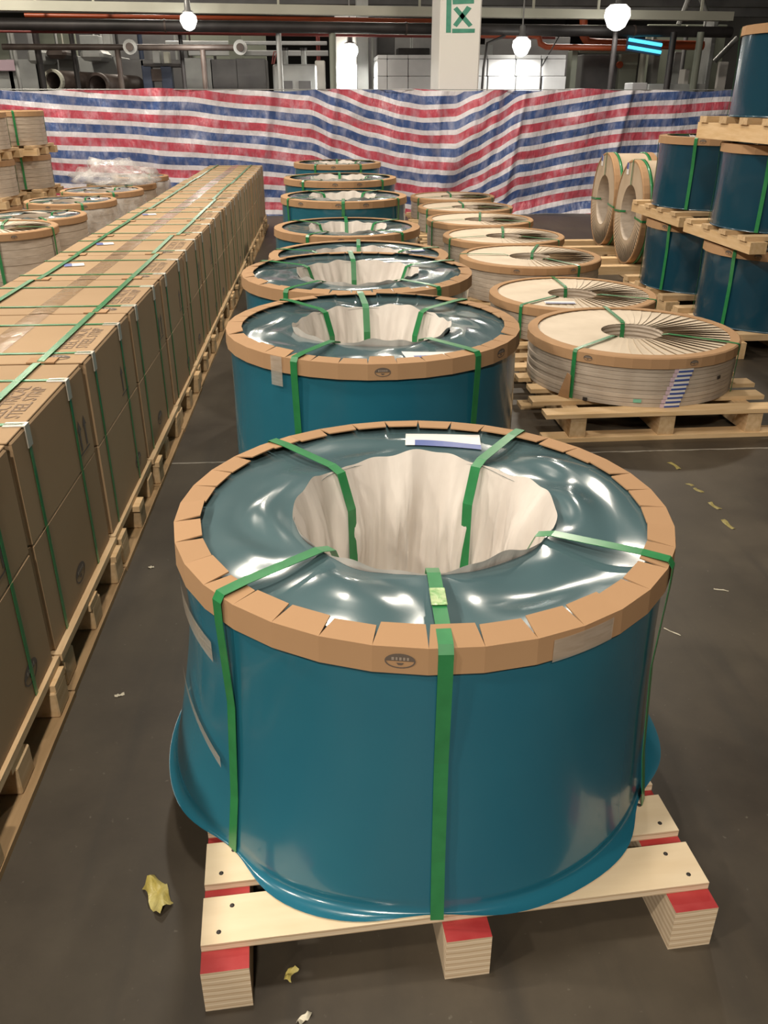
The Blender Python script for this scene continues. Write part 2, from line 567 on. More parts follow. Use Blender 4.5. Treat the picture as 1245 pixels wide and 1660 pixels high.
def spot_lamp(x, y, z, power, label, name='high_bay_lamp', glow='lamp_glow', r=0.22, group=None, warm=(1.0, 0.90, 0.76), stem=None):
    t = thing(name, label, 'lamp', (x, y, z), 0, group)
    b = MB()
    k = min(1.0, r / 0.22)
    b.lathe([(0.05 * k, 0.34 * k), (0.08 * k, 0.30 * k), (0.09 * k, 0.17 * k), (r, 0.04), (r + 0.01, 0.02), (r - 0.01, 0.024), (0.09 * k, 0.15 * k)] if name != 'work_lamp' else
            [(0.03, 0.22), (0.045, 0.20), (0.05, 0.08), (r * 0.5, 0.06), (r * 0.5, 0.05)], 24)
    ob('housing', b.mesh('lamp_housing', 'lamp_body'), t)
    g = MB()
    g.lathe([(r * 0.05, 0.30 * r), (r * 0.42, 0.22 * r), (r * 0.70, 0.0), (r * 0.76, -0.4 * r), (r * 0.5, -0.95 * r), (r * 0.22, -1.12 * r), (0.001, -1.16 * r)], 20)
    ob('bulb', g.mesh('lamp_bulb', glow), t)
    s = MB()
    s.tube([(0, 0, 0.2), (0, 0, stem if stem else 8.0 - z)], 0.012, 6)
    ob('hanger', s.mesh('lamp_hanger', 'lamp_body'), t)
    ld = bpy.data.lights.new('lamp_light', 'AREA')
    ld.shape = 'DISK'
    ld.size = r * 1.9
    ld.energy = power
    ld.color = warm
    lo = bpy.data.objects.new('lamp_light', ld)
    COL.objects.link(lo)
    lo.parent = t
    lo.location = (0, 0, -1.25 * r)
    return t


for i, (x, y, z, k) in enumerate(HIGH_BAYS):
    spot_lamp(x, y, z, LAMP_POWER * k, 'round high bay lamp hanging from the roof above the stored coils', group='high bay lamps over the store')

# ------------------------------------------------------------------ pallets
def plywood_pallet(x, y, rz, label, w=1.02, d=1.06, nails=True, group=None):
    """runners front to back with red tops, plywood planks across; origin at centre, returns top height"""
    t = thing('plywood_pallet', label, 'pallet', (x, y, 0), rz, group)
    rh, pt = 0.110, 0.018
    rb = MB()
    rb.box(-0.045, 0.045, -d / 2 - 0.045, d / 2 + 0.045, 0, rh, 0, 1)
    rm = rb.mesh('runner', 'ply_edge', 'red_paint')
    for rx in (-w / 2 + 0.045, 0.0, w / 2 - 0.045):
        ob('runner', rm, t, (rx, 0, 0))
    pw, n = 0.105, 8
    gap = (d - n * pw) / (n - 1)
    pm = MB()
    pm.box(-w / 2, w / 2, -pw / 2, pw / 2, rh, rh + pt, 1, 0)
    pm = pm.mesh('plank', 'ply', 'ply_edge')
    nm = MB()
    nm.lathe([(0.0005, 0.0014), (0.0045, 0.0010), (0.005, 0)], 8)
    nm = nm.mesh('nail', 'dark')
    for i in range(n):
        p = ob('plank', pm, t, (0, -d / 2 + pw / 2 + i * (pw + gap), 0))
        if nails:
            for sx in (-1, 1):
                for q in (-1, 1):
                    ob('nail', nm, p, (sx * (w / 2 - 0.045 - 0.012 * q), q * 0.028, rh + pt))
    if nails:
        for rx in (-w / 2 + 0.045, 0.0, w / 2 - 0.045):
            pass
    return rh + pt


def stringer_pallet(x, y, rz, label, w=1.25, d=1.12, h=0.15, nb=6, name='wooden_pallet', group=None, m='wood', my='wood_y'):
    """boards along x over three stringers along y, two boards below"""
    t = thing(name, label, 'pallet', (x, y, 0), rz, group)
    bt = 0.022
    bm_ = [boxmesh('board', -w / 2 - e, w / 2 + f, -0.05, 0.05, h - bt, h, m) for e, f in ((0, 0), (0.02, -0.03), (-0.02, 0.02))]
    for i in range(nb):
        ob('board', bm_[i % 3], t, (0, -d / 2 + 0.05 + i * (d - 0.1) / (nb - 1), 0))
    sm = boxmesh('stringer', -0.04, 0.04, -d / 2 + 0.01, d / 2 - 0.01, bt, h - bt, my)
    for sx in (-w / 2 + 0.17, 0, w / 2 - 0.17):
        ob('stringer', sm, t, (sx, 0, 0))
    lm = boxmesh('bottom_board', -w / 2, w / 2, -0.05, 0.05, 0, bt, m)
    for sy in (-d / 2 + 0.05, 0, d / 2 - 0.05):
        ob('bottom_board', lm, t, (0, sy, 0))
    return h


def spacer(x, y, z0, h, rz, w, label, name='wooden_spacer', group=None):
    """three thick beams with cross boards, lying between stacked coils"""
    t = thing(name, label, 'spacer', (x, y, z0), rz, group)
    bh = h * 0.72
    bmh = boxmesh('beam', -w / 2, w / 2, -0.055, 0.055, 0, bh, 'wood')
    for yy in (-w * 0.43, 0, w * 0.43):
        ob('beam', bmh, t, (0, yy, 0))
    cm = boxmesh('cross_board', -0.05, 0.05, -w / 2, w / 2, bh, h, 'wood_y')
    for xx in (-w * 0.40, -w * 0.13, w * 0.13, w * 0.40):
        ob('cross_board', cm, t, (xx, 0, 0))


# ------------------------------------------------------------------ blue film wrapped coils
def logo_mesh(w, h, dark='ink'):
    """oval outline, dark upper half with pale strokes"""
    b = MB()
    n = 24
    o = [(w * math.cos(2 * PI * k / n), 0, h * math.sin(2 * PI * k / n)) for k in range(n)]
    i = [(0.90 * w * math.cos(2 * PI * k / n), 0, 0.84 * h * math.sin(2 * PI * k / n)) for k in range(n)]
    b.add(o + i, [(k, (k + 1) % n, n + (k + 1) % n, n + k) for k in range(n)])
    up = [(0.9 * w * math.cos(PI * k / 12), 0, 0.84 * h * math.sin(PI * k / 12)) for k in range(13)]
    b.add(up, [tuple(range(13))])
    for x0, x1 in ((-0.55, -0.38), (-0.28, -0.16), (-0.05, 0.10), (0.2, 0.34), (0.44, 0.58)):
        b.add([(x0 * w, -0.0006, 0.12 * h), (x1 * w, -0.0006, 0.12 * h), (x1 * w, -0.0006, 0.52 * h), (x0 * w, -0.0006, 0.52 * h)], [(0, 1, 2, 3)], mi=1)
    b.add([(-0.25 * w, 0, -0.25 * h), (0.25 * w, 0, -0.25 * h), (0.12 * w, 0, -0.55 * h), (-0.12 * w, 0, -0.55 * h)], [(0, 1, 2, 3)])
    return b.mesh('printed_oval', dark, 'ink_pale')


def angdist(a, b):
    d = (a - b + PI) % (2 * PI) - PI
    return abs(d)


def blue_coil(x, y, zb, h, R, label, straps, rz=0.0, Ri=None, nf=36, flaps=True, flare=0.03, left_flare=0.0, wrinkle=1.0,
              group=None, labels=(), logos=(), tapes=(), seed=1, sw=0.026, na=120, seal=False, side='film', top='film_top', lining='paper_white'):
    rnd = random.Random(seed)
    Ri = Ri or R * 0.52
    t = thing('wrapped_coil', label, 'coil', (x, y, zb), rz, group)
    S = [R2(a) for a in straps]
    ph = [rnd.uniform(0, 6.28) for _ in range(12)]
    Rb = R - 0.012

    def press(th, wid=0.16):
        return max([math.exp(-(angdist(th, s) / wid) ** 2) for s in S])

    def rim(th):
        return Ri + 0.010 * math.sin(3 * th + ph[2]) * (1 - press(th, 0.25)) + 0.004 * math.sin(7 * th + ph[7]) * (1 - press(th, 0.25))

    # side wrap with a flared skirt
    rows = []
    fk = flare / 0.04
    prof_ = [(h * (1 - k / 16) ** 1.3 if k < 16 else 0.0, None) for k in range(15)] + [(0.030, None), (0.022, -0.006), (0.012, -0.004), (0.005, 0.008), (0.003, 0.022), (0.0035, 0.034)]
    prof_ = [q_ for q_ in prof_ if q_[1] is not None or q_[0] >= 0.03]
    for z, lip in prof_:
        f = 1 - z / h
        row = []
        for i in range(na):
            th = 2 * PI * i / na
            p = press(th, 0.20)
            left = max(0.0, -math.cos(th) - 0.15) * left_flare
            wav = 0.0035 * math.sin(5 * th + ph[0] + 2 * f) + 0.002 * math.sin(9 * th + ph[1] - 3 * f)
            bulge = 0.8 * flare * max(0.0, f - 0.25) ** 2.0 / 0.5625
            lf = left * max(0, 1 - z / (h * 0.75)) ** 1.4
            r = Rb + bulge * (1 - 0.25 * p) + lf * (1 - 0.6 * p) + wav * (1 - p) * math.sin(PI * min(1, f * 1.2))
            if lip is not None:
                r += lip * fk * (1 - 0.85 * p) * (0.85 + 0.25 * math.sin(3 * th + ph[2])) * (1.0 if left_flare == 0 else 1 - 0.6 * max(0, -math.cos(th)))
            zz = z if lip is None or z > 0.006 and lip < 0.02 else 0.002 + (z - 0.002) * (1 - 0.8 * p) * min(1.6, fk)
            row.append((r * math.cos(th), r * math.sin(th), zz))
        rows.append(row)
    b = MB()
    b.grid(rows, True, True)
    ob('side_film', b.mesh('side_film', side), t)

    # wrinkled film over the end face
    def film_z(th, r):
        q = (R - 0.02 - r) / (R - 0.02 - Ri)
        q = max(0.0, min(1.0, q))
        p = press(th, 0.20 + 0.05 * q)
        e_ = max(0.0, (q - 0.78) / 0.22)
        a = wrinkle * min(1, q * 2.2) * (1 - e_ * e_ * (3 - 2 * e_))
        wv = (0.0050 * math.sin(3 * th + ph[4] + 2.0 * q) + 0.0036 * math.sin(8.0 * q + 2.4 * math.sin(2 * th + ph[5]) + ph[6])
              + 0.0020 * math.sin(15.0 * q + 3.2 * math.sin(3 * th + ph[7])) * (0.5 + 0.5 * math.sin(2 * th + ph[9])) + 0.0022 * math.sin(8 * th + ph[8] - 5 * q))
        ridge = 0.006 * math.sin(PI * q) * math.cos(2 * th + ph[8])
        drop = -0.006 * e_
        pull = -0.010 * p * math.sin(PI * min(1, q * 1.1))
        return h - 0.006 + (1 - p) * a * (wv + ridge) + drop * (1 - p) + pull
    rows = []
    nr = 14
    nt_ = na * 2
    for k in range(nr + 1):
        row = []
        for i in range(nt_):
            th = 2 * PI * i / nt_
            r = Rb - (Rb - rim(th) - 0.004) * k / nr
            row.append((r * math.cos(th), r * math.sin(th), film_z(th, Rb - (Rb - Ri) * k / nr)))
        rows.append(row)
    b = MB()
    b.grid(rows, True, True)
    ob('top_film', b.mesh('top_film', top), t)

    # crumpled paper lining the eye of the coil
    rows = []
    n2 = 220
    for k in range(13):
        f = k / 12
        row = []
        for i in range(n2):
            th = 2 * PI * i / n2
            nv = Vector((math.cos(th) * 2.6 + ph[10], math.sin(th) * 2.6, f * 0.9))
            nw = Vector((math.cos(th) * 7.5, math.sin(th) * 7.5 + ph[11], f * 2.2))
            cr = 0.055 * max(0, mnoise.noise(nv) + 0.15) + 0.030 * (0.45 - abs(mnoise.noise(nw))) + 0.010 * mnoise.noise(nw * 2.3)
            pr = 1 - press(th, 0.2)
            w_ = min(1.0, f * 5)
            r = rim(th) - 0.003 - 0.016 * f - cr * w_ * (0.45 + 0.9 * math.sin(PI * min(1, f * 1.2 + 0.1)))
            zt = h - 0.004 + (0.010 + 0.008 * math.sin(5 * th + ph[3]) + 0.004 * math.sin(17 * th + ph[1])) * pr
            if k == 0:
                r += 0.011
                zt += 0.001
            z = zt * (1 - f) + 0.004 * f
            row.append((r * math.cos(th), r * math.sin(th), z))
        rows.append(row)
    b = MB()
    b.grid(rows, True, True)
    ob('paper_lining', b.mesh('paper_lining', 'paper_white'), t)

    # cardboard edge protector: faceted band, folded flaps on top
    bh, fw = 0.048, 0.058
    prof = [(R, h + 0.004), (R + 0.0025, h - bh), (R - 0.004, h - bh), (R - 0.004, h)]
    rows = []
    for r, z in prof:
        rows.append([(r * math.cos(2 * PI * (i + 0.5) / nf), r * math.sin(2 * PI * (i + 0.5) / nf), z) for i in range(nf)])
    b = MB()
    b.grid(rows, True, False)
    ep = ob('edge_protector', b.mesh('edge_protector', 'card'), t)
    a0 = PI / nf
    Rin = R - fw
    if flaps:
        fms = []
        for tilt in (0.0, 0.004, 0.008):
            fb = MB()
            g = 0.004
            pts = [(R * math.cos(a0), -R * math.sin(a0), h + 0.004), (R * math.cos(a0), R * math.sin(a0), h + 0.004),
                   (Rin, Rin * math.tan(a0) - g, h + 0.006 + tilt), (Rin, -Rin * math.tan(a0) + g, h + 0.006 + tilt)]
            lo = [(p[0], p[1], p[2] - 0.003) for p in pts]
            fb.add(pts + lo, [(0, 1, 2, 3), (7, 6, 5, 4), (0, 4, 5, 1), (1, 5, 6, 2), (2, 6, 7, 3), (3, 7, 4, 0)])
            fms.append(fb.mesh('flap', 'card'))
        for i in range(nf):
            ob('flap', fms[rnd.choice((0, 0, 1, 2))], ep, rot=(0, 0, 2 * PI * (i) / nf + 2 * a0 * 0))
    else:
        b = MB()
        rows = []
        for r, z in ((R, h + 0.004), (Rin, h + 0.007), (Rin, h + 0.002)):
            rows.append([(r * math.cos(2 * PI * (i + 0.5) / nf), r * math.sin(2 * PI * (i + 0.5) / nf), z) for i in range(nf)])
        b.grid(rows, True, False)
        ob('folded_rim', b.mesh('folded_rim', 'card'), ep)

    # straps
    zi = h * 0.12
    path = [(Ri - 0.062, zi), (Ri - 0.050, h - 0.09), (Ri - 0.014, h - 0.002), (Ri + 0.02, h + 0.008), (R - fw, h + 0.0125),
            (R - 0.004, h + 0.0105), (R + 0.006, h - 0.004), (R + 0.006, h - 0.05), (R - 0.004 + 0.05 * flare, h * 0.6), (R - 0.003 + 0.36 * flare, 0.14), (R + 0.000 + 0.70 * flare, 0.003)]
    path = list(reversed(path))
    sm = ribbon(path, sw).mesh('strap', 'strap')
    for s in S:
        st = ob('strap', sm, t, rot=(0, 0, s))
        if seal:
            k = bpy.data.meshes.get('strap_seal') or bevel_box_mesh('strap_seal', -0.028, 0.028, -sw * 0.56, sw * 0.56, 0, 0.003, 0.001, 'seal')
            if s == S[0]:
                ob('strap_seal', k, st, (R - 0.145, 0, h + 0.0125))
    # paper labels on the film: (angle, radius, width, depth, twist)
    for a, rr, w, d, tw in labels:
        a = R2(a)
        lb = MB()
        nx = 8
        rows_ = []
        for j in range(4):
            row = []
            for i in range(nx + 1):
                u, v = (i / nx - 0.5) * w, (j / 3 - 0.5) * d
                px_ = rr * math.cos(a) + u * math.cos(tw) - v * math.sin(tw)
                py_ = rr * math.sin(a) + u * math.sin(tw) + v * math.cos(tw)
                row.append((px_, py_, film_z(math.atan2(py_, px_), math.hypot(px_, py_)) + 0.004))
            rows_.append(row)
        fs = []
        vs = [p for r_ in rows_ for p in r_]
        for j in range(3):
            for i in range(nx):
                lb.add([rows_[j][i], rows_[j][i + 1], rows_[j + 1][i + 1], rows_[j + 1][i]], [(0, 1, 2, 3)], True, 1 if j == 0 and i > 0 else 0)
        ob('paper_label', lb.mesh('paper_label', 'label_white', 'label_blue'), t)
    lm = None
    for a in logos:
        lm = lm or logo_mesh(0.026, 0.015)
        # a faceted band: sit the print on the facet
        a = R2(a)
        kf = math.floor((a + PI / nf) / (2 * PI / nf))
        am = kf * 2 * PI / nf
        ra = R * math.cos(PI / nf) + 0.003
        ob('printed_oval', lm, ep, (ra * math.cos(am), ra * math.sin(am), h - 0.022), (0, 0, am + PI / 2))
    # translucent adhesive tape stuck on the side or the band: (angle0, angle1, z0, z1, width, offset)
    for a_0, a_1, z0, z1, w, off in tapes:
        tb = MB()
        rows_ = []
        nn = 10
        for i in range(nn + 1):
            f = i / nn
            th = R2(a_0 + (a_1 - a_0) * f)
            z = z0 + (z1 - z0) * f
            r = R + off
            rows_.append([(r * math.cos(th), r * math.sin(th), z - w / 2), (r * math.cos(th), r * math.sin(th), z + w / 2)])
        tb.grid(rows_, False, True)
        ob('clear_tape', tb.mesh('clear_tape', 'clear_tape'), t)
    return t


ORD = ['', 'first', 'second', 'third', 'fourth', 'fifth', 'sixth', 'seventh', 'eighth', 'ninth', 'tenth', 'eleventh', 'twelfth',
       'thirteenth', 'fourteenth', 'fifteenth', 'sixteenth', 'seventeenth']

# (x, y, ztop, R)
BLUE = [(0.196, 1.650, 0.746, 0.540), (0.168, 3.095, 0.803, 0.545), (0.152, 4.232, 0.788, 0.570), (0.205, 5.392, 0.680, 0.563),
        (0.164, 6.530, 0.695, 0.546), (0.168, 7.650, 0.803, 0.544), (0.160, 8.790, 0.860, 0.553), (0.170, 10.98, 0.856, 0.530)]
BSTR = [(-92, -139.3, -32, 131, 54), (-121, -54, 93, 131, 42), (-126, -52, 92, 150, 25), (-130, -50, 88, 160, 20),
        (-122, -46, 90, 140, 40), (-92, -35, -150, 130, 50), (-130, -45, 90, 165, 20), (-120, -60, 90, 150, 30)]
for i, (x, y, zt, R) in enumerate(BLUE):
    n = len(BLUE) - i
    place = 'closest to the striped tarp' if n == 1 else ORD[n] + ' from the striped tarp'
    if i == 0:
        zb = plywood_pallet(0.195, 1.622, R2(4.1), 'plywood pallet with red topped runner blocks under the end coil of the middle row')
        blue_coil(x, y, zb, zt - zb, R, 'blue film wrapped coil with white paper lined eye, on the red topped plywood pallet', BSTR[0], nf=36,
                  flare=0.045, left_flare=0.050, wrinkle=1.25, labels=[(76, 0.415, 0.20, 0.095, R2(-6))],
                  logos=(-96, -24), tapes=[(-72, -58, zt - zb - 0.026, zt - zb - 0.022, 0.046, 0.005), (-174, -145, zt - zb - 0.115, zt - zb - 0.150, 0.048, -0.002), (-166, -143, 0.30, 0.21, 0.028, 0.016)],
                  seed=4, na=160, seal=True)
    else:
        zb = plywood_pallet(x + 0.02, y + 0.02, R2(random.uniform(-1, 2)), 'plywood pallet under the middle row coil ' + place, nails=False, w=1.0, d=1.0,
                            )
        blue_coil(x, y, zb, zt - zb, R, 'blue film wrapped coil on a pallet in the middle row, ' + place, BSTR[i], nf=36 if i < 4 else 30,
                  flaps=(i < 3), flare=0.008, wrinkle=1.0 if i < 5 else 0.7, seed=20 + i, na=120 if i < 4 else 80,
                  labels=[(-64, 0.45, 0.24, 0.08, R2(6))] if i in (1, 2) else ([(28, 0.43, 0.11, 0.08, 0.2)] if i == 3 else []),
                  logos=(-93, -36) if i == 1 else ((-130, -98, -70) if i in (5, 6) else (-95,)),
                  tapes=[(-131, -126, zt - zb - 0.045, zt - zb - 0.045, 0.10, 0.005)] if i == 1 else [])


# ------------------------------------------------------------------ paper wrapped slit coil packs
def paper_coil(x, y, zb, h, R, label, straps, rz=0.0, layers=11, Ri=None, group=None, barcodes=False, cat='coil', axis=None,
               topmat='pleat', pleats=64, rise=(0.003, 0.011), seed=1, blue_top=False, sw=0.024, label_at=None, logos=(), na=72, marks=False, detail=True):
    rnd = random.Random(seed)
    Ri = Ri or R * 0.30
    Rb = R - 0.012
    t = thing('paper_wrapped_coil', label, cat, (x, y, zb), rz, group)
    if axis:
        t.rotation_euler = axis
    lh = h / layers
    ms = []
    for v in range(3):
        b = MB()
        dr = (0, 0.0025, -0.002)[v]
        rr = Rb + dr
        for pa, pb in (((rr, 0.0012), (rr, lh - 0.0012)), ((rr, lh - 0.0012), (rr - 0.007, lh)), ((rr - 0.007, 0), (rr, 0.0012)), ((rr - 0.007, lh), (Ri, lh)), ((Ri, 0), (rr - 0.007, 0)),
                       ((Ri, lh), (Ri - 0.005, lh / 2)), ((Ri - 0.005, lh / 2), (Ri, 0))):
            b.lathe([pa, pb], na, True)
        ms.append(b.mesh('coil_layer', 'kraft_wrap'))
    bar = None
    if barcodes:
        bar = MB()
        n = 6
        for (u0, u1, mi, w0, w1) in ((-0.052, -0.030, 2, 0.05, 0.95), (-0.030, 0.052, 0, 0.48, 0.98), (-0.030, 0.052, 1, 0.05, 0.48)):
            rows = []
            for k in range(n + 1):
                u = u0 + (u1 - u0) * k / n
                a = u / Rb - PI / 2
                rows.append([((Rb + 0.0065) * math.cos(a), (Rb + 0.0065) * math.sin(a), lh * w0), ((Rb + 0.0065) * math.cos(a), (Rb + 0.0065) * math.sin(a), lh * w1)])
            bar.grid(rows, False, True, mi)
        bar = bar.mesh('barcode_label', 'label_white', 'label_blue', 'label_pink')
    lay = []
    for k in range(layers):
        l = ob('coil_layer', ms[rnd.choice((0, 0, 1, 2))], t, (rnd.uniform(-.002, .002), rnd.uniform(-.002, .002), k * lh), (0, 0, 0))
        lay.append(l)
        if bar:
            ob('barcode_label', bar, l, rot=(0, 0, R2(-2.0 + 0.62 * k) - rz + R2(6)))
    if marks:
        for k, a, mm in ((layers - 1, -153, 'dark'), (layers - 2, -126, 'dark'), (layers - 6, -56, 'dark'), (0, -130, 'dark'), (1, -103, 'label_green')):
            q = MB()
            wd = 0.012 if mm == 'dark' else 0.02
            q.box(Rb + 0.003, Rb + 0.0065, -wd, wd, lh * 0.15, lh * 0.9)
            ob('small_tag', q.mesh('small_tag', mm), lay[k], rot=(0, 0, R2(a)))
    # folded paper on the end face
    b = MB()
    if not blue_top:
        step = 2 * PI / pleats
        for k in range(pleats):
            a = step * k
            side = 0.5 + 0.5 * math.cos(a + rz - R2(-12))
            up = rise[0] + (rise[1] - rise[0]) * side ** 2.0 * rnd.uniform(0.7, 1.3)
            tw = 0.10 + rnd.uniform(-0.015, 0.015)
            wd = step * (1.12 + 0.25 * side)
            jr = rnd.uniform(-0.006, 0.01) * side
            rows = []
            for q in range(5):
                f = q / 4
                r = Ri - 0.006 + jr * (1 - f) + (R - 0.05 - Ri + 0.006) * f
                aa = a - tw * (1 - f)
                lift = 0.45 + 0.55 * math.sin(PI * (0.2 + 0.7 * f))
                rows.append([(r * math.cos(aa - wd * g), r * math.sin(aa - wd * g), h + 0.001 + up * lift * (g ** 1.5)) for g in (0, 0.5, 0.9, 1.0)])
            b.grid(rows, False, False)
        # plain lap on the smooth side
        ob('pleated_paper', b.mesh('pleated_paper', topmat), t)
    else:
        rows = []
        nn = na * 2
        for k in range(9):
            f = k / 8
            r = Rb - 0.01 - (Rb - 0.01 - Ri) * f
            rows.append([(r * math.cos(2 * PI * i / nn), r * math.sin(2 * PI * i / nn),
                          h + 0.002 + 0.008 * f * math.sin(5 * 2 * PI * i / nn + seed + 4 * f) + 0.004 * math.sin(11 * 2 * PI * i / nn + 7 * f)) for i in range(nn)])
        b.grid(rows, True, True)
        ob('top_film', b.mesh('top_film', 'film_top'), t)
    # cardboard rim
    nf = 40
    rows = []
    for r, z in ((R - 0.055, h + 0.006), (R - 0.055, h + 0.012), (R - 0.008, h + 0.010), (R, h + 0.004), (R + 0.001, h - 0.046), (R - 0.006, h - 0.046)):
        rows.append([(r * math.cos(2 * PI * i / nf), r * math.sin(2 * PI * i / nf), z) for i in range(nf)])
    b = MB()
    b.grid(rows, True, True)
    ep = ob('edge_protector', b.mesh('edge_protector', 'card'), t)
    for p in ep.data.polygons:
        p.use_smooth = False
    if logos:
        lm = logo_mesh(0.024, 0.014)
        for a in logos:
            kf = math.floor(R2(a) / (2 * PI / nf))
            am = (kf + 0.5) * 2 * PI / nf
            ra = R * math.cos(PI / nf) + 0.003
            ob('printed_oval', lm, ep, (ra * math.cos(am), ra * math.sin(am), h - 0.020), (0, 0, am + PI / 2))
    path = [(Ri - 0.016, h * 0.35), (Ri - 0.012, h - 0.03), (Ri, h + 0.008), (Ri + 0.03, h + 0.015), (R - 0.05, h + 0.0145), (R - 0.004, h + 0.0125), (R + 0.004, h - 0.002),
            (R + 0.004, h - 0.05), (R + 0.001, 0.003)]
    sm = ribbon(list(reversed(path)), sw).mesh('strap', 'strap')
    for a in straps:
        ob('strap', sm, t, rot=(0, 0, R2(a)))
    if label_at:
        a, rr, w, d, tw = label_at
        q = MB()
        q.box(-w / 2, w / 2, -d / 2, d / 2, 0, 0.001)
        q.box(-w / 2 + 0.005, w / 2 - 0.005, -d / 2 + 0.005, -d / 2 + 0.025, 0.001, 0.0016, 1)
        ob('paper_label', q.mesh('paper_label', 'label_white', 'label_blue'), t, (rr * math.cos(R2(a)), rr * math.sin(R2(a)), h + 0.011), (0, 0, R2(tw)))
    return t


PAPER = [(1.680, 4.470, 0.400, 0.57), (1.695, 5.730, 0.345, 0.57), (1.655, 6.885, 0.405, 0.57), (1.675, 8.080, 0.395, 0.57),
         (1.655, 9.270, 0.395, 0.57), (1.690, 10.50, 0.385, 0.57), (1.705, 11.70, 0.385, 0.56)]
PSTR = [(-138, 88, -36), (-140, 90, -30), (-62, 70, 170), (80, -40, 200), (80, -35, 200), (90, -30, 210), (90, -30, 210)]
for i, (x, y, zt, R) in enumerate(PAPER):
    n = len(PAPER) - i
    place = 'closest to the striped tarp' if n == 1 else ORD[n] + ' from the striped tarp'
    ph_ = 0.15 if i == 0 else 0.13
    if i == 0:
        stringer_pallet(1.69, 4.41, R2(1.0), 'pine pallet under the paper wrapped coil pack with blue barcode labels', w=1.26, d=1.12, h=ph_)
    else:
        stringer_pallet(x, y, R2(random.uniform(-1.5, 1.5)), 'pine pallet under the low paper wrapped coil pack ' + place, w=1.18, d=1.06, h=ph_)
    lab = ('low pack of paper wrapped slit coils with a column of blue barcode labels' if i == 0 else
           'paper wrapped slit coil pack in the low row, ' + place)
    paper_coil(x, y, ph_, zt - ph_, R, lab, PSTR[i], layers=11 if i == 0 else (8 if i < 4 else 6), barcodes=(i == 0), marks=(i == 0), seed=40 + i,
               pleats=54 if i < 3 else 44, logos=(-130, -76) if i == 0 else (-115, -70) if i < 3 else (), rise=(0.003, 0.0110) if i < 3 else (0.003, 0.009),
               label_at=(-118, 0.36, 0.20, 0.07, -6) if i == 1 else None, na=96 if i == 0 else 64)

# cardboard corner piece tucked under a strap of the labelled pack
q = MB()
q.add([(-0.035, 0, 0), (0.035, 0, 0), (0.035, 0.0, 0.125), (0.012, 0.0, 0.135), (-0.035, 0.004, 0.0), (0.035, 0.004, 0.0), (0.035, 0.004, 0.125), (0.012, 0.004, 0.135)],
      [(0, 1, 2, 3), (7, 6, 5, 4), (0, 4, 5, 1), (1, 5, 6, 2), (2, 6, 7, 3), (3, 7, 4, 0)])
aa = R2(-141.5)
ob('cardboard_offcut', q.mesh('cardboard_offcut', 'card'), None, (1.68 + 0.585 * math.cos(aa), 4.47 + 0.585 * math.sin(aa), 0.152), (0.02, 0, aa + PI / 2),
   'small slanted cardboard offcut stuck beside the strap of the barcode labelled pack', 'cardboard')


# ------------------------------------------------------------------ coils standing on edge
def standing_coil(x, y, zb, R, wd, label, rz):
    """paper wrapped coil with its eye horizontal; local +z of the coil turned to world -x"""
    t = thing('standing_coil', label, 'coil', (x, y, zb), rz)
    Ri = R * 0.53
    # build with axis along -x, centre at z=R
    T = Matrix.Translation((0, 0, R)) @ Matrix.Rotation(-PI / 2, 4, 'Y')

    def put(name, mbx, *mats, parent=t):
        mbx.v = [tuple(T @ Vector(p)) for p in mbx.v]
        return ob(name, mbx.mesh(name, *mats), parent)
    b = MB()
    b.lathe([(R - 0.01, 0.0), (R - 0.01, wd)], 64)
    put('side_wrap', b, 'kraft_side')
    b = MB()
    b.lathe([(Ri, wd + 0.002), (Ri - 0.006, wd - 0.02), (Ri - 0.012, 0.0)], 64)
    put('eye_lining', b, 'kraft_wrap')
    b = MB()
    n = 72
    for k in range(n):
        a = 2 * PI * k / n
        # gathered folds towards the floor side, smooth above
        low = max(0, math.cos(a - PI))
        up = 0.002 + 0.010 * low
        w_ = 2 * PI / n
        rows = []
        for f in (0, 0.5, 1):
            r = Ri + (R - 0.012 - Ri) * f
            rows.append([(r * math.cos(a + w_ * g), r * math.sin(a + w_ * g), wd + 0.001 + up * g * f) for g in (0, 0.85, 1.0)])
        b.grid(rows, False, False)
    put('end_paper', b, 'kraft_side')
    b = MB()
    b.lathe([(Ri, 0.0), (R - 0.01, 0.0)], 48)
    put('back_paper', b, 'kraft_side')
    for zz in (wd, 0.05):
        b = MB()
        b.lathe([(R - 0.020, zz + 0.004), (R - 0.020, zz + 0.008), (R - 0.004, zz + 0.008), (R, zz), (R, zz - 0.05), (R - 0.006, zz - 0.05)], 40, False)
        put('edge_protector', b, 'card')
    for zz in (wd - 0.07, 0.08):
        b = MB()
        b.lathe([(R - 0.006, zz - 0.012), (R + 0.003, zz - 0.012), (R + 0.003, zz + 0.012), (R - 0.006, zz + 0.012)], 48)
        put('strap', b, 'strap')
    for a in (0.0, PI / 2 + 0.05, -PI / 2 - 0.05):
        b = ribbon([(R + 0.003, wd - 0.10), (R + 0.003, wd + 0.004), (R - 0.01, wd + 0.012), (Ri + 0.0, wd + 0.012), (Ri - 0.02, wd - 0.04)], 0.018)
        ca, sa = math.cos(a), math.sin(a)
        b.v = [(p[0] * ca - p[1] * sa, p[0] * sa + p[1] * ca, p[2]) for p in b.v]
        put('strap', b, 'strap')
    b = MB()
    b.box(R * 0.70, R * 0.92, 0.12, 0.19, wd + 0.006, wd + 0.008)
    b.box(R * 0.80, R * 0.92, 0.135, 0.19, wd + 0.008, wd + 0.009, 1)
    put('paper_label', b, 'label_white', 'label_blue')
    return t


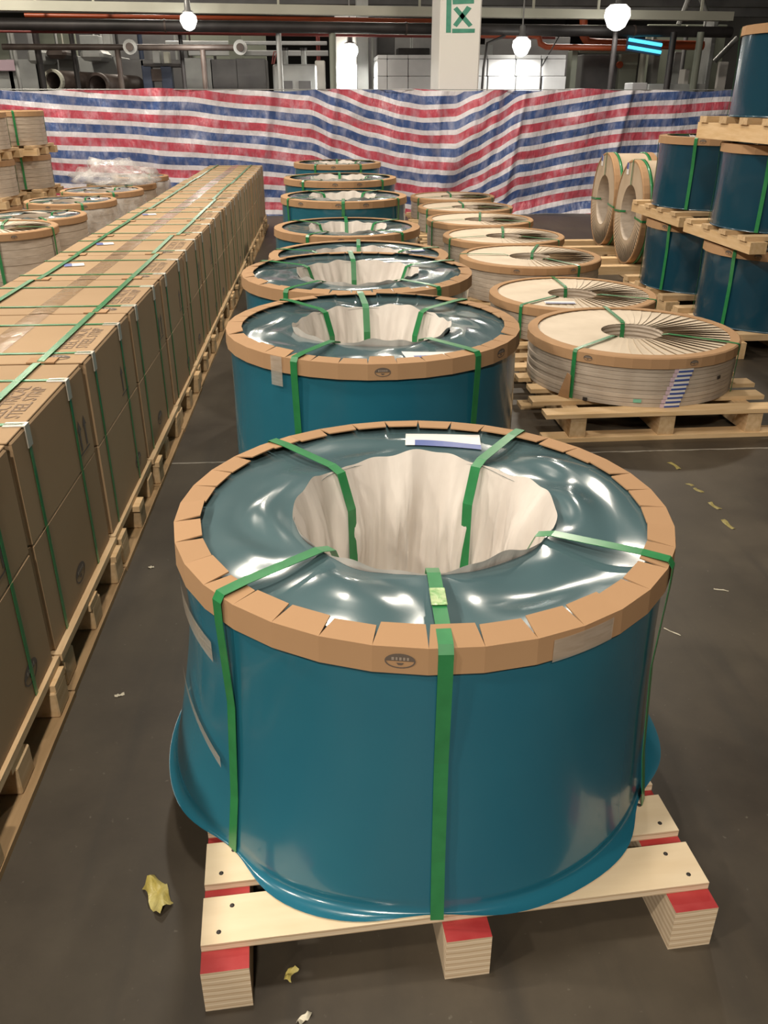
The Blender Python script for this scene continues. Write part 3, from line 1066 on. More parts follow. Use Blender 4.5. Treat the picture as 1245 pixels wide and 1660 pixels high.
def cradle(x, y, label, w=0.85, d=0.5, h=0.15):
    t = thing('wooden_cradle', label, 'pallet', (x, y, 0))
    sm = boxmesh('bearer', -0.05, 0.05, -d / 2 - 0.12, d / 2 + 0.12, 0, h * 0.5, 'wood_y')
    for sx in (-w / 2 + 0.08, 0.05, w / 2 - 0.05):
        ob('bearer', sm, t, (sx, 0, 0))
    pm = boxmesh('rail', -w / 2, w / 2, -0.055, 0.055, h * 0.5, h, 'wood')
    for sy in (-d / 2, d / 2):
        ob('rail', pm, t, (0, sy, 0))


# standing coils sit between two rails; bottom of the round hangs in the gap
cradle(2.88, 8.08, 'low timber cradle under the standing paper coil beside the blue stack', 1.1, 0.44, 0.15)
cradle(2.98, 9.20, 'low timber cradle under the standing paper coil closer to the tarp', 1.1, 0.44, 0.15)
standing_coil(3.32, 8.08, 0.125, 0.465, 0.46, 'paper wrapped coil standing on edge, the one right beside the blue stack', R2(-3))
standing_coil(3.42, 9.20, 0.125, 0.465, 0.46, 'paper wrapped coil standing on edge, the one closer to the tarp', R2(-3))

# ------------------------------------------------------------------ stacks of blue coils by the aisle
STK = [(3.13, 5.75, 0.50, 3, 'stack of three'), (3.16, 6.98, 0.50, 2, 'stack of two')]
for (x, y, R, lv, nm) in STK:
    spacer(x, y, 0, 0.15, R2(91), 1.0, 'thick beam base on the floor under the %s blue coils' % nm, name='timber_base')
    z = 0.15
    for k in range(lv):
        pos = ('bottom', 'middle', 'top')[k] if lv == 3 else ('bottom', 'top')[k]
        blue_coil(x + (0.01 * k), y, z, 0.51, R, 'shade-darkened blue film wrapped coil, %s one of the %s beside the standing coils' % (pos, nm),
                  (-150 + 12 * k, -100, -40, 60, 150), flaps=False, nf=30, side='film_shaded', flare=0.004, wrinkle=0.7, seed=60 + k + lv * 5, na=80, logos=(-158, -128) if k == 0 else (-128,))
        z += 0.51
        if k < lv - 1:
            hh = 0.12 if k == 0 else 0.16
            spacer(x, y - 0.02, z + 0.022, hh - 0.022, R2(91 + 2 * k), 1.02, 'timber spacer of beams and boards, %s in the %s blue coils' % (('lower one' if k == 0 else 'upper one') if lv == 3 else 'the only one', nm))
            z += hh

# ------------------------------------------------------------------ coils behind the cartons
LEFT = []
for (rx, ry, Y, R, kind) in ((80, 372, 7.35, 0.46, 'paper'), (129, 352, 8.35, 0.46, 'blue'), (180, 327, 9.35, 0.46, 'blue'), (225, 310, 10.35, 0.46, 'blue'), (247, 300, 11.3, 0.42, 'blue'), (268, 287, 12.15, 0.36, 'blue')):
    p = at(rx, ry, Y - 0.12)
    LEFT.append((p.x - R * 0.95, Y, p.z, R, kind))
for i, (x, y, zt, R, kind) in enumerate(LEFT):
    n = len(LEFT) - i
    zt = max(0.40, zt)
    place = 'closest to the tarp' if n == 1 else ORD[n] + ' from the tarp'
    stringer_pallet(x, y, 0, 'wooden pallet under the coil behind the cartons, ' + place, w=R * 1.96, d=R * 1.9, h=0.13)
    paper_coil(x, y, 0.13, zt - 0.13, R, ('paper wrapped coil pack with pleated paper top behind the carton row, ' if kind == 'paper' else
               'paper sided coil pack with blue film top behind the carton row, ') + place, (-62, -130 - 5 * i, 60) if i else (-75, -10, 100), layers=8, seed=80 + i, blue_top=(kind == 'blue'), na=56, Ri=R * 0.45 if kind == 'blue' else R * 0.3,
               pleats=40, label_at=(20, R * 0.7, 0.10, 0.07, 10) if kind == 'blue' and i < 3 else None, logos=(-60, -100))


def shroud(x, y, z0, z1, R, a0, a1, label, seed):
    rnd = random.Random(seed)
    p1, p2 = rnd.uniform(0, 6), rnd.uniform(0, 6)
    rows = []
    n = 70
    for k in range(9):
        f = k / 8
        z = z1 + (z0 - z1) * f
        row = []
        for i in range(n + 1):
            th = R2(a0 + (a1 - a0) * i / n)
            r = R + 0.012 + 0.012 * f + 0.008 * math.sin(14 * th + p1 + 3 * f) + 0.006 * math.sin(31 * th + p2 - 2 * f) * (0.3 + f)
            row.append((x + r * math.cos(th), y + r * math.sin(th), z + 0.012 * math.sin(9 * th + p2) * f))
        rows.append(row)
    b = MB()
    b.grid(rows, False, True)
    ob('plastic_shroud', b.mesh('plastic_shroud', 'plastic'), None, (0, 0, 0), (0, 0, 0), label, 'plastic sheet')


for j, i in enumerate((2, 3, 5)):
    x, y, zt, R, kind = LEFT[i]
    n = len(LEFT) - i
    shroud(x, y, 0.16, zt - 0.05, R + 0.004, -190, 60, 'clear wrinkled plastic hung around the blue topped coil %s' % ('closest to the tarp' if n == 1 else ORD[n] + ' from the tarp'), 5 + i)


def crumple(name, loc, sx, sy, sz, label, m='plastic', seed=3, sub=4, amp=0.35, cat='plastic sheet'):
    bm = bmesh.new()
    bmesh.ops.create_icosphere(bm, subdivisions=sub, radius=1)
    rnd = random.Random(seed)
    from mathutils import noise
    off = Vector((rnd.uniform(0, 50), rnd.uniform(0, 50), rnd.uniform(0, 50)))
    for v in bm.verts:
        d = v.co.copy()
        k = 1 + amp * (noise.noise(d * 1.6 + off) * 1.2 + abs(noise.noise(d * 4 + off)) * 0.9 + 0.25 * noise.noise(d * 9 + off))
        c = d * k
        v.co = Vector((c.x * sx, c.y * sy, max(c.z, -0.15 + 0.1 * noise.noise(d * 5 + off)) * sz))
    lo = min(v.co.z for v in bm.verts)
    for v in bm.verts:
        v.co.z -= lo
    for f in bm.faces:
        f.smooth = True
    me = bpy.data.meshes.new(name)
    bm.to_mesh(me)
    bm.free()
    me.materials.append(M[m])
    return ob(name, me, None, loc, (0, 0, 0), label, cat)


x, y, zt, R, _k = LEFT[4]
crumple('plastic_heap', (x - 0.05, y, zt + 0.012), 0.42, 0.32, 0.20, 'crumpled heap of clear plastic film lying on a coil behind the cartons', seed=8, amp=0.5)

# stacked paper coils in the far corner
CORN = [(-3.80, 10.02, 0.43), (-3.69, 11.00, 0.43)]
for j, (x, y, R) in enumerate(CORN):
    who = ('away from the tarp', 'beside the tarp')[j]
    spacer(x, y, 0, 0.13, 0, 0.86, 'timber base on the floor under the corner coil stack ' + who, name='timber_base')
    z = 0.13
    for k in range(3):
        hh = 0.35
        paper_coil(x, y, z, hh, R, '%s paper wrapped coil of the corner stack %s' % (('bottom', 'middle', 'top')[k], who), (-60, 30, 130, -140), layers=8, na=48, pleats=36, seed=120 + k + 3 * j)
        z += hh
        if k < 2:
            spacer(x, y, z + 0.016, 0.104, 0, 0.84, '%s timber spacer in the corner coil stack %s' % (('lower', 'upper')[k], who))
            z += 0.12

# ------------------------------------------------------------------ carton row
CX0, CX1 = -1.50, -0.80
PIT, BW = 0.712, 0.698
Y0 = 0.560
NST = 16
CZ0, CZ1 = 0.145, 0.486


def carton_mesh(name, h):
    bm = bmesh.new()
    bmesh.ops.create_cube(bm, size=1)
    for v in bm.verts:
        v.co = Vector((v.co.x * (CX1 - CX0), v.co.y * BW, (v.co.z + 0.5) * h))
    ve = [e for e in bm.edges if abs(e.verts[0].co.z - e.verts[1].co.z) > 0.1]
    bmesh.ops.bevel(bm, geom=ve, offset=0.016, segments=3, affect='EDGES')
    he = [e for e in bm.edges if abs(e.verts[0].co.z - e.verts[1].co.z) < 1e-4 and (e.calc_face_angle(0) > 0.5)]
    bmesh.ops.bevel(bm, geom=he, offset=0.004, segments=1, affect='EDGES')
    me = bpy.data.meshes.new(name)
    bm.to_mesh(me)
    bm.free()
    me.materials.append(M['carton'])
    return me


LOW_ME = carton_mesh('carton_body', CZ1 - CZ0)
WX = (CX1 - CX0) / 2
# flaps on the top of a carton, leaving a slit in the middle
UPH = 0.298
FL_ME = bevel_box_mesh('flap', -WX + 0.006, -0.004, -BW / 2 + 0.004, BW / 2 - 0.004, 0, 0.005, 0.0015, 'carton')
FR_ME = bevel_box_mesh('flap', 0.004, WX - 0.006, -BW / 2 + 0.004, BW / 2 - 0.004, 0, 0.005, 0.0015, 'carton')
UP_ME = carton_mesh('carton_body', UPH)
TP_B = MB()
rows = []
for k in range(15):
    yy = -BW / 2 + 0.003 + (BW - 0.006) * k / 14
    rows.append([(-0.045, yy, 0.0056), (-0.015, yy, 0.0066 + 0.0015 * math.sin(k * 1.7)), (0.015, yy, 0.0066 + 0.0015 * math.sin(k * 2.3 + 1)), (0.045, yy, 0.0056)])
TP_B.grid(rows, False, True)
TP_ME = TP_B.mesh('packing_tape', 'tape')
# crosswise strap: over the top, down the aisle side to the pallet
CS_ME = ribbon([(WX + 0.003, -UPH + 0.001), (WX + 0.003, -0.01), (WX - 0.004, 0.0085), (-WX + 0.004, 0.0085), (-WX - 0.003, -0.01), (-WX - 0.003, -UPH + 0.001)], 0.017).mesh('strap', 'strap')
LOWS_ME = ribbon([(WX + 0.003, 0.001), (WX + 0.003, CZ1 - CZ0)], 0.017).mesh('strap', 'strap')
LS_ME = ribbon([(BW / 2 + 0.002, -0.25), (BW / 2 + 0.002, -0.004), (BW / 2 - 0.006, 0.0125), (-BW / 2 + 0.006, 0.0125), (-BW / 2 - 0.002, -0.004), (-BW / 2 - 0.002, -0.25)], 0.024).mesh('strap', 'strap')
cb = MB()
cb.box(WX - 0.055, WX + 0.0045, -0.017, 0.017, 0.0055, 0.0085)
cb.box(WX + 0.0012, WX + 0.0045, -0.017, 0.017, -0.055, 0.0055)
CLIP_ME = cb.mesh('edge_clip', 'clip')
pb = MB()
pb.box(-0.045, 0.045, -BW / 2 - 0.003, -BW / 2 + 0.055, 0.0055, 0.010)
PAD_ME = pb.mesh('cardboard_pad', 'card')
TXT_ME = text_mesh('printed_lettering', 'ELECTRICAL\nSTEEL STRIP', 0.058, 'ink_worn', 0.9)
LOGO_ME = logo_mesh(0.050, 0.030)
SYM_B = MB()
for k in range(2):
    SYM_B.add([(0, 0.03 - 0.06 * k, -0.045), (0, 0.045 - 0.06 * k, -0.045), (0, 0.045 - 0.06 * k, 0.02), (0, 0.03 - 0.06 * k, 0.02)], [(0, 1, 2, 3)])
    SYM_B.add([(0, 0.018 - 0.06 * k, 0.02), (0, 0.057 - 0.06 * k, 0.02), (0, 0.0375 - 0.06 * k, 0.055)], [(0, 1, 2)])
SYM_B.add([(0, -0.055, -0.058), (0, 0.06, -0.058), (0, 0.06, -0.052), (0, -0.055, -0.052)], [(0, 1, 2, 3)])
SYM_ME = SYM_B.mesh('printed_arrows', 'ink')
LBL_B = MB()
LBL_B.box(-0.05, 0.05, -0.04, 0.04, 0, 0.001)
LBL_B.box(-0.05, -0.01, -0.04, 0.04, 0.001, 0.0015, 1)
LBL_ME = LBL_B.mesh('paper_label', 'label_white', 'label_blue')

# pallet parts
PB_BOT = boxmesh('bottom_board', -0.05, 0.05, -BW / 2 - 0.004, BW / 2 + 0.004, 0, 0.018, 'old_wood')
PB_BLK = [bevel_box_mesh('block', -0.052 + d, 0.040 + d, -0.047, 0.047, 0.018, 0.100, 0.004, 'wood_y') for d in (0, 0.008, -0.012)]
PB_TOP = [boxmesh('top_board', -0.055 - d, 0.034 - d, -BW / 2 - 0.003, BW / 2 + 0.003, 0.122, 0.145, 'wood_y') for d in (0, 0.008)]
PB_CRS = [boxmesh('cross_board', -WX - 0.01, WX + 0.014 + d, -0.045, 0.045, 0.100, 0.122, 'wood') for d in (0, 0.012, -0.016)]

for s in range(NST):
    n = NST - s
    yc = Y0 + PIT * s + PIT / 2
    place = 'closest to the striped tarp' if n == 1 else ORD[n] + ' from the striped tarp'
    xc = (CX0 + CX1) / 2 + random.uniform(-0.006, 0.006)
    rz = R2(random.uniform(-0.5, 0.5))
    drop = -0.0016 * s
    pal = thing('wooden_pallet', 'block pallet under the strapped carton stack ' + place, 'pallet', (xc + 0.012, yc, 0))
    for bx in (-WX + 0.04, 0, WX - 0.026):
        ob('bottom_board', PB_BOT, pal, (bx, 0, 0))
        for q, by in enumerate((-0.285, 0.0, 0.285)):
            ob('block', PB_BLK[(q + s) % 3], pal, (bx, by, 0))
        ob('top_board', PB_TOP[s % 2], pal, (bx, 0, 0))
    for q, by in enumerate((-0.29, -0.02, 0.29)):
        ob('cross_board', PB_CRS[(q + s) % 3], pal, (0, by, 0))
    lo = thing('carton', 'lower brown carton of the strapped stack ' + place, 'carton', (xc, yc, CZ0), rz * 0.5)
    ob('carton_body', LOW_ME, lo)
    ob('printed_oval', LOGO_ME, lo, (WX + 0.0012, -0.02 + 0.2 * (s % 2), 0.075), (0, 0, PI / 2))
    up = thing('carton', 'upper brown carton of the strapped stack ' + place, 'carton', (xc, yc, CZ1 + 0.001), rz)
    body = ob('carton_body', UP_ME, up)
    body.scale = (1, 1, (UPH + drop) / UPH)
    H = UPH + drop
    ob('flap', FL_ME, up, (0, 0, H))
    ob('flap', FR_ME, up, (0, 0, H + 0.001))
    ob('packing_tape', TP_ME, up, (0, 0, H + 0.001))
    for oy in (-0.225, 0.175):
        oy += random.uniform(-.01, .01)
        st = ob('strap', CS_ME, up, (0, oy, H + 0.001))
        st.scale = (1, 1, H / UPH)
        ob('edge_clip', CLIP_ME, st)
        ob('strap', LOWS_ME, lo, (0, oy, 0))
    for ox in (-0.235, 0.205):
        st = ob('strap', LS_ME, up, (ox + random.uniform(-.02, .02), 0, H + 0.001), (0, 0, PI / 2))
        ob('cardboard_pad', PAD_ME, st, (0, 0, 0), (0, 0, -PI / 2))
    if s < 11:
        ob('printed_lettering', TXT_ME, up, (0.272, -0.03, H + 0.0075), (0, 0, PI / 2))
        ob('printed_oval', LOGO_ME, up, (0.24, -0.285, H + 0.0075), (-PI / 2, 0, 0))
        ob('printed_arrows', SYM_ME, up, (WX + 0.0012, 0.23 - 0.1 * (s % 2), 0.10))
    if s in (5, 6, 8):
        ob('paper_label', LBL_ME, up, (-0.16, 0.05, H + 0.008), (0, 0, 0.3))

# ------------------------------------------------------------------ striped tarp
KX = [(-60, 152), (0, 155), (152, 163.6), (304, 172), (420, 182), (501, 189), (545, 205), (602, 224), (653, 236), (687, 241), (737, 241), (771, 226), (805, 209),
      (846, 186), (979, 164), (1014, 160), (1178, 150), (1300, 147)]
TY = 13.0
KN = [(at(px, 200, TY).x, 1.595 - (py - 155) * TY / 1503.0) for px, py in KX]


def stripe_line(x):
    if x <= KN[0][0]:
        return KN[0][1]
    for (xa, za), (xb, zb_) in zip(KN, KN[1:]):
        if x <= xb:
            f = (x - xa) / (xb - xa)
            f = f * f * (3 - 2 * f) * 0.5 + f * 0.5
            return za + (zb_ - za) * f
    return KN[-1][1]


X_A, X_B = at(-60, 200, TY).x, at(1290, 200, TY).x
XS = [at(p, 200, TY).x for p in (545, 600, 846, 1014)]
nx_, nz_ = 420, 60
verts, faces, uvs = [], [], []
from mathutils import noise as mnoise
for j in range(nz_ + 1):
    for i in range(nx_ + 1):
        x = X_A + (X_B - X_A) * i / nx_
        f = j / nz_
        top = 1.662 + 0.012 * math.sin(2.1 * x) + 0.010 * math.sin(5.3 * x + 1)
        z = 0.008 + (top - 0.008) * f
        yy = TY - 0.10 * 0
        # hanging folds: tight at the rope, deeper below; diagonal pulls around the column
        mid = math.exp(-((x - 1.7) / 1.3) ** 2)
        yy += 0.030 * math.sin(4.2 * x + 1.4 * z + 0.6 * math.sin(1.3 * x))
        yy += 0.020 * math.sin(9.5 * x - 1.0 * z + 2.0)
        yy += mid * 0.060 * math.sin(6.5 * (x - 1.7) * (1.0 + 0.1 * z) + 4.0 * (z - 1.6) * (1 if x < 1.7 else -1))
        yy += 0.07 * mid * math.sin(PI * f) * -1
        for xs_, am in ((XS[2], 0.12), (XS[3], 0.10), (XS[0], 0.09), (XS[2] - 0.35, 0.06), (XS[0] - 0.9, 0.05), (-2.2, 0.04)):
            d = (x - xs_ - 0.16 * (z - 1.6)) / 0.055
            yy -= am * math.exp(-d * d) * (0.4 + 0.6 * f)
        yy += 0.035 * mnoise.noise(Vector((x * 2.3, z * 2.6, 3.1))) + 0.016 * mnoise.noise(Vector((x * 7, z * 6, 9.1)))
        # foot of the sheet lies loosely on the floor
        ft = max(0.0, 0.10 - f) / 0.10
        yy -= 0.16 * ft * (0.6 + 0.4 * math.sin(3.3 * x))
        z += 0.03 * ft * (1 - ft) * 2 * (0.5 + 0.5 * math.sin(11 * x + 1.3 * math.sin(4 * x)))
        verts.append((x, yy, z))
        uvs.append((x, z - stripe_line(x) + 0.054 + 3.45 + 0.03 * mnoise.noise(Vector((x * 1.2, z * 1.5, 0)))))
for j in range(nz_):
    for i in range(nx_):
        a = j * (nx_ + 1) + i
        faces.append((a, a + 1, a + nx_ + 2, a + nx_ + 1))
me = bpy.data.meshes.new('striped_tarp')
me.from_pydata(verts, [], faces)
me.polygons.foreach_set('use_smooth', [True] * len(faces))
ul = me.uv_layers.new(name='cloth')
for lp in me.loops:
    ul.data[lp.index].uv = uvs[lp.vertex_index]
me.materials.append(M['tarp'])
ob('striped_tarp', me, None, label='long blue, white and red striped plastic tarp hung as a screen', cat='tarp')
ropez = 1.667
b = MB()
b.tube([(X_A, TY + 0.015, ropez), (X_B, TY + 0.015, ropez)], 0.006, 6)
ob('tarp_rope', b.mesh('tarp_rope', 'steel'), None, label='thin line carrying the top edge of the striped tarp', cat='rope')

# ------------------------------------------------------------------ column with a green taped mark
cp = at(711, 140, 13.35)
cq = at(776, 140, 13.35)
cw = cq.x - cp.x
cx = (cp.x + cq.x) / 2
colm = thing('concrete_column', 'square white painted concrete column with a green tape mark', 'column', (cx, 13.35 + cw / 2 + 0.02, 0))
cd = 0.42
ob('shaft', bevel_box_mesh('shaft', -cw / 2, cw / 2, -cw / 2, cw / 2 + cd, 0, 8.0, 0.02, 'white_paint'), colm)
yf = -cw / 2 - 0.004


def tape_strip(pts):
    b = MB()
    q = [at(px, py, 13.35 + 0.016) for px, py in pts]
    v = [(p.x - cx, yf, p.z) for p in q] + [(p.x - cx, yf + 0.004, p.z) for p in q]
    b.add(v, [(3, 2, 1, 0), (0, 1, 5, 4), (1, 2, 6, 5), (2, 3, 7, 6), (3, 0, 4, 7)])
    ob('tape_strip', b.mesh('tape_strip', 'green_tape'), colm)


tape_strip([(724, -4), (732, -4), (731, 53), (723, 53)])
tape_strip([(733.5, -2), (768.5, -2), (768.5, 5.5), (734, 7)])
tape_strip([(733, 46.5), (770, 46.5), (769.5, 53), (733, 53.5)])
tape_strip([(735, 15), (741, 10.5), (766, 40), (760, 44)])
tape_strip([(757, 9.5), (764.5, 13.5), (740.5, 44), (734.5, 40)])

# ------------------------------------------------------------------ plant behind the tarp
def tube_thing(name, pts, r, m, label, cat, n=10):
    b = MB()
    b.tube(pts, r, n)
    return ob(name, b.mesh(name, m), None, label=label, cat=cat)


def rect_thing(name, x0, x1, y0, y1, Y, depth, m, label, cat, bev=0.01, floor=False):
    """box whose front face fills the measured rectangle at depth Y"""
    a, c = at(x0, y1, Y), at(x1, y0, Y)
    z0 = 0.0 if floor else min(a.z, c.z)
    me = bevel_box_mesh(name, min(a.x, c.x), max(a.x, c.x), Y, Y + depth, z0, max(a.z, c.z), bev, m)
    return ob(name, me, None, label=label, cat=cat)


# overhead tray and pipes run slightly away to the right
def run(px0, py0, Y0_, px1, py1):
    p = at(px0, py0, Y0_)
    k = (py0 - 159.0) / (py1 - 159.0)
    q = at(px1, py1, Y0_ * k)
    q.z = p.z
    return p, q


p, q = run(-60, 8, 15.0, 1186, 19)
tr = thing('cable_tray', 'long cream cable tray running above the dark pipe', 'cable tray')
b = MB()
d = (q - p).normalized()
nrm = Vector((-d.y, d.x, 0))
hw, hh = 0.10, 0.067
vs = []
for e in (p, q):
    for s_ in ((-hw, -hh), (hw, -hh), (hw, hh), (-hw, hh)):
        vs.append(e + nrm * s_[0] + Vector((0, 0, s_[1])))
b.add(vs, [(0, 1, 2, 3), (7, 6, 5, 4), (0, 4, 5, 1), (1, 5, 6, 2), (2, 6, 7, 3), (3, 7, 4, 0)])
ob('tray', b.mesh('tray', 'tray'), tr)
for px in (45, 130, 412, 640, 692, 832, 945, 1130):
    f = (px + 60) / 1246.0
    c = p.lerp(q, f)
    hb = MB()
    hb.box(c.x - 0.018, c.x + 0.018, c.y - 0.02, c.y + 0.02, c.z - 0.06, 5.5)
    ob('tray_hanger', hb.mesh('tray_hanger', 'tray'), tr)
p, q = run(-60, 38, 15.1, 1186, 46)
PP, PQ = p, q
pl = thing('steam_pipe', 'thick black overhead pipe behind the tarp', 'pipe')
b = MB()
b.tube([p, q], 0.085, 14)
ob('pipe_run', b.mesh('pipe_run', 'black_pipe'), pl)
for px in (238, 620, 1010):
    c = p.lerp(q, (px + 60) / 1246.0)
    b = MB()
    b.tube([c - d * 0.015, c + d * 0.015], 0.095, 14)
    ob('clamp', b.mesh('clamp', 'brown_pipe'), pl)
p2, q2 = run(40, 25, 15.4, 700, 30)
tube_thing('orange_conduit', [p2, q2], 0.035, 'orange_pipe', 'thin orange conduit running just above the black pipe', 'pipe')
p2, q2 = run(-60, 50, 15.5, 900, 57)
tube_thing('red_conduit', [p2, q2], 0.022, 'red_pipe', 'thin dull red pipe running just below the black pipe', 'pipe')
# upper dark girders
for k, (py, Yg, lab) in enumerate(((-8, 18.4, 'dark roof girder just above the cable tray'), (12, 24.0, 'dark girder deep behind the cable tray'))):
    c = at(600, py, Yg)
    bb = MB()
    bb.box(-12, 12, -0.12, 0.12, -0.16, 0.16)
    ob('girder', bb.mesh('girder', 'dark_panel'), None, (0, Yg, c.z), (0, 0, 0), lab, 'girder')
# standing poles
POLES = [(28, 'steel', 0.035, 16.0, 'thin grey pole at the end of the low handrail'), (66, 'black_pipe', 0.055, 15.9, 'thick black pole beside the open duct'),
         (123, 'black_pipe', 0.042, 15.9, 'black pole between the two round ducts'), (194, 'brown_pipe', 0.045, 15.5, 'brown pole under the handrail left of the pump'),
         (297, 'black_pipe', 0.035, 15.9, 'black pole right of the blue pump frame'), (331, 'brown_pipe', 0.045, 15.5, 'brown pole under the handrail end'),
         (454, 'steel', 0.045, 15.6, 'shiny steel pole in front of the grey cabinet'), (540, 'green_grey', 0.055, 15.6, 'green grey pole beside the bright white post'),
         (992, 'black_pipe', 0.045, 15.6, 'black pole by the dark machine opening'), (1085, 'black_pipe', 0.055, 15.6, 'black pole under the blue tube light'),
         (1128, 'green_grey', 0.06, 15.8, 'green grey pole near the pale stanchions')]
for px, m, r, Yp, lab in POLES:
    c = at(px, 110, Yp)
    top = at(px, 81 if 'handrail left' in lab or 'handrail end' in lab else 52, Yp).z
    tube_thing('support_pole', [(c.x, Yp, 0), (c.x, Yp, top)], r, m, lab, 'pole')
a, c = at(4, 76, 15.5), at(396, 79, 15.5)
hr = thing('handrail', 'brown horizontal pipe rail with round flanges behind the tarp', 'rail')
b = MB()
b.tube([a, (c.x, 15.5, a.z)], 0.045, 12)
ob('rail', b.mesh('rail', 'brown_pipe'), hr)
for px in (212, 390):
    c = at(px, 79, 15.44)
    b = MB()
    b.tube([(c.x, 15.38, a.z), (c.x, 15.46, a.z)], 0.11, 16)
    fl_ = ob('flange', b.mesh('flange', 'steel'), hr)
    b = MB()
    b.tube([(c.x, 15.34, a.z), (c.x, 15.38, a.z)], 0.06, 12)
    ob('flange_bore', b.mesh('flange_bore', 'brown_pipe'), fl_)

# furnace housing of separate plates
fh = thing('furnace_housing', 'long grey plated furnace housing behind the handrail', 'machine')
for (x0, x1, y0, m) in ((-60, 18, 98, 'grey_panel'), (19, 63, 96, 'grey_panel'), (64, 124, 90, 'grey_panel'), (125, 196, 92, 'grey_panel'), (197, 232, 96, 'dark_panel'), (233, 300, 97, 'dark_panel'),
                        (301, 343, 94, 'grey_panel'), (344, 384, 96, 'dark_panel'), (385, 430, 95, 'dark_panel')):
    a, c = at(x0, 150, 18.0), at(x1, y0, 18.0)
    ob('plate', bevel_box_mesh('plate', a.x, c.x, 18.0, 18.8, 0, c.z, 0.012, m), fh)
# pale walkway beams
for (x0, x1, y0, y1, Yb, lab) in ((268, 530, 67, 72, 19.5, 'upper pale walkway beam above the furnace housing'), (306, 532, 82, 90, 19.2, 'lower pale walkway beam above the furnace housing')):
    rect_thing('walkway_beam', x0, x1, y0, y1, Yb, 0.15, 'white_panel', lab, 'beam')
rect_thing('wall_sign', -10, 24, 97, 115, 17.8, 0.05, 'label_pink', 'pale board with reddish marks fixed to the furnace housing', 'board')
rect_thing('panel_box', 130, 158, 57, 74, 18.9, 0.4, 'grey_panel', 'grey upright box behind the handrail', 'box', 0.01, True)
rect_thing('panel_box', 370, 391, 54, 70, 18.9, 0.25, 'green_grey', 'greenish upright box behind the flanged rail end', 'box', 0.01, True)
rect_thing('vent_unit', 24, 40, 30, 75, 18.9, 0.4, 'dark_panel', 'dark upright unit behind the grey pole', 'machine', 0.01, True)
rect_thing('duct_stack', 168, 178, 52, 76, 18.9, 0.2, 'steel', 'narrow pale steel stack above the handrail', 'duct', 0.01, True)
rect_thing('motor_unit', 45, 70, 80, 103, 17.2, 0.8, 'steel', 'grey motor unit behind the black pole', 'motor', 0.05)
rect_thing('motor_unit', 75, 105, 78, 95, 17.2, 0.8, 'brown_pipe', 'brown motor unit above the open duct', 'motor', 0.06)
rect_thing('motor_unit', 130, 165, 80, 98, 17.2, 0.8, 'steel', 'grey motor unit above the second duct', 'motor', 0.06)
# dim screens and verticals between the housing and the roof
for (x0, x1, y0, y1, Yb, m, lab) in ((-60, 120, 52, 96, 20.2, 'green_grey', 'dim green grey sheeting high behind the open duct'), (122, 300, 50, 96, 20.4, 'dark_panel', 'dark sheeting high behind the pump frame'),
                                     (302, 430, 52, 96, 20.6, 'green_grey', 'dim green grey sheeting high behind the rail end'), (598, 702, 56, 96, 21.0, 'dark_panel', 'dark sheeting behind the left part of the white enclosure'),
                                     (786, 925, 60, 96, 21.0, 'dark_panel', 'dark sheeting behind the right part of the white enclosure'), (1040, 1180, 40, 130, 20.0, 'green_grey', 'dim green grey sheeting behind the pale stanchions')):
    rect_thing('wall_sheeting', x0, x1, y0, y1, Yb, 0.1, m, lab, 'panel', 0.01, True)
UPR = ((10, 45, 100, 0.03, 'steel'), (40, 48, 80, 0.02, 'steel'), (84, 50, 76, 0.03, 'steel'), (98, 48, 88, 0.02, 'tray'), (112, 52, 76, 0.025, 'brown_pipe'), (146, 50, 76, 0.03, 'grey_panel'),
       (161, 48, 78, 0.035, 'steel'), (186, 52, 96, 0.03, 'black_pipe'), (222, 50, 92, 0.05, 'blue_dark'), (283, 52, 100, 0.03, 'steel'), (305, 50, 96, 0.02, 'brown_pipe'), (345, 72, 98, 0.03, 'black_pipe'),
       (376, 70, 98, 0.025, 'steel'), (515, 55, 78, 0.04, 'red_pipe'), (605, 60, 95, 0.03, 'steel'), (630, 60, 95, 0.02, 'black_pipe'), (668, 58, 84, 0.03, 'grey_panel'), (1066, 45, 90, 0.03, 'steel'),
       (1112, 60, 115, 0.05, 'dark_panel'), (1118, 40, 70, 0.03, 'tray'), (1150, 30, 60, 0.03, 'steel'))
NEAR = ('the open duct', 'the motor units', 'the handrail', 'the pump frame', 'the rail end', 'the white enclosure', 'the pale stanchions')
for k, (px, y0, y1, r, m) in enumerate(UPR):
    c0 = at(px, y0, 19.75)
    tube_thing('service_pipe', [(c0.x, 19.75 + 0.1 * (k % 3), 0), (c0.x, 19.75 + 0.1 * (k % 3), c0.z)], r, m,
               'thin upright service pipe, %s one counting from the open duct end of the plant' % (ORD[k + 1] if k < 17 else ('eighteenth', 'nineteenth', 'twentieth', 'twenty-first')[k - 17]), 'pipe', 8)
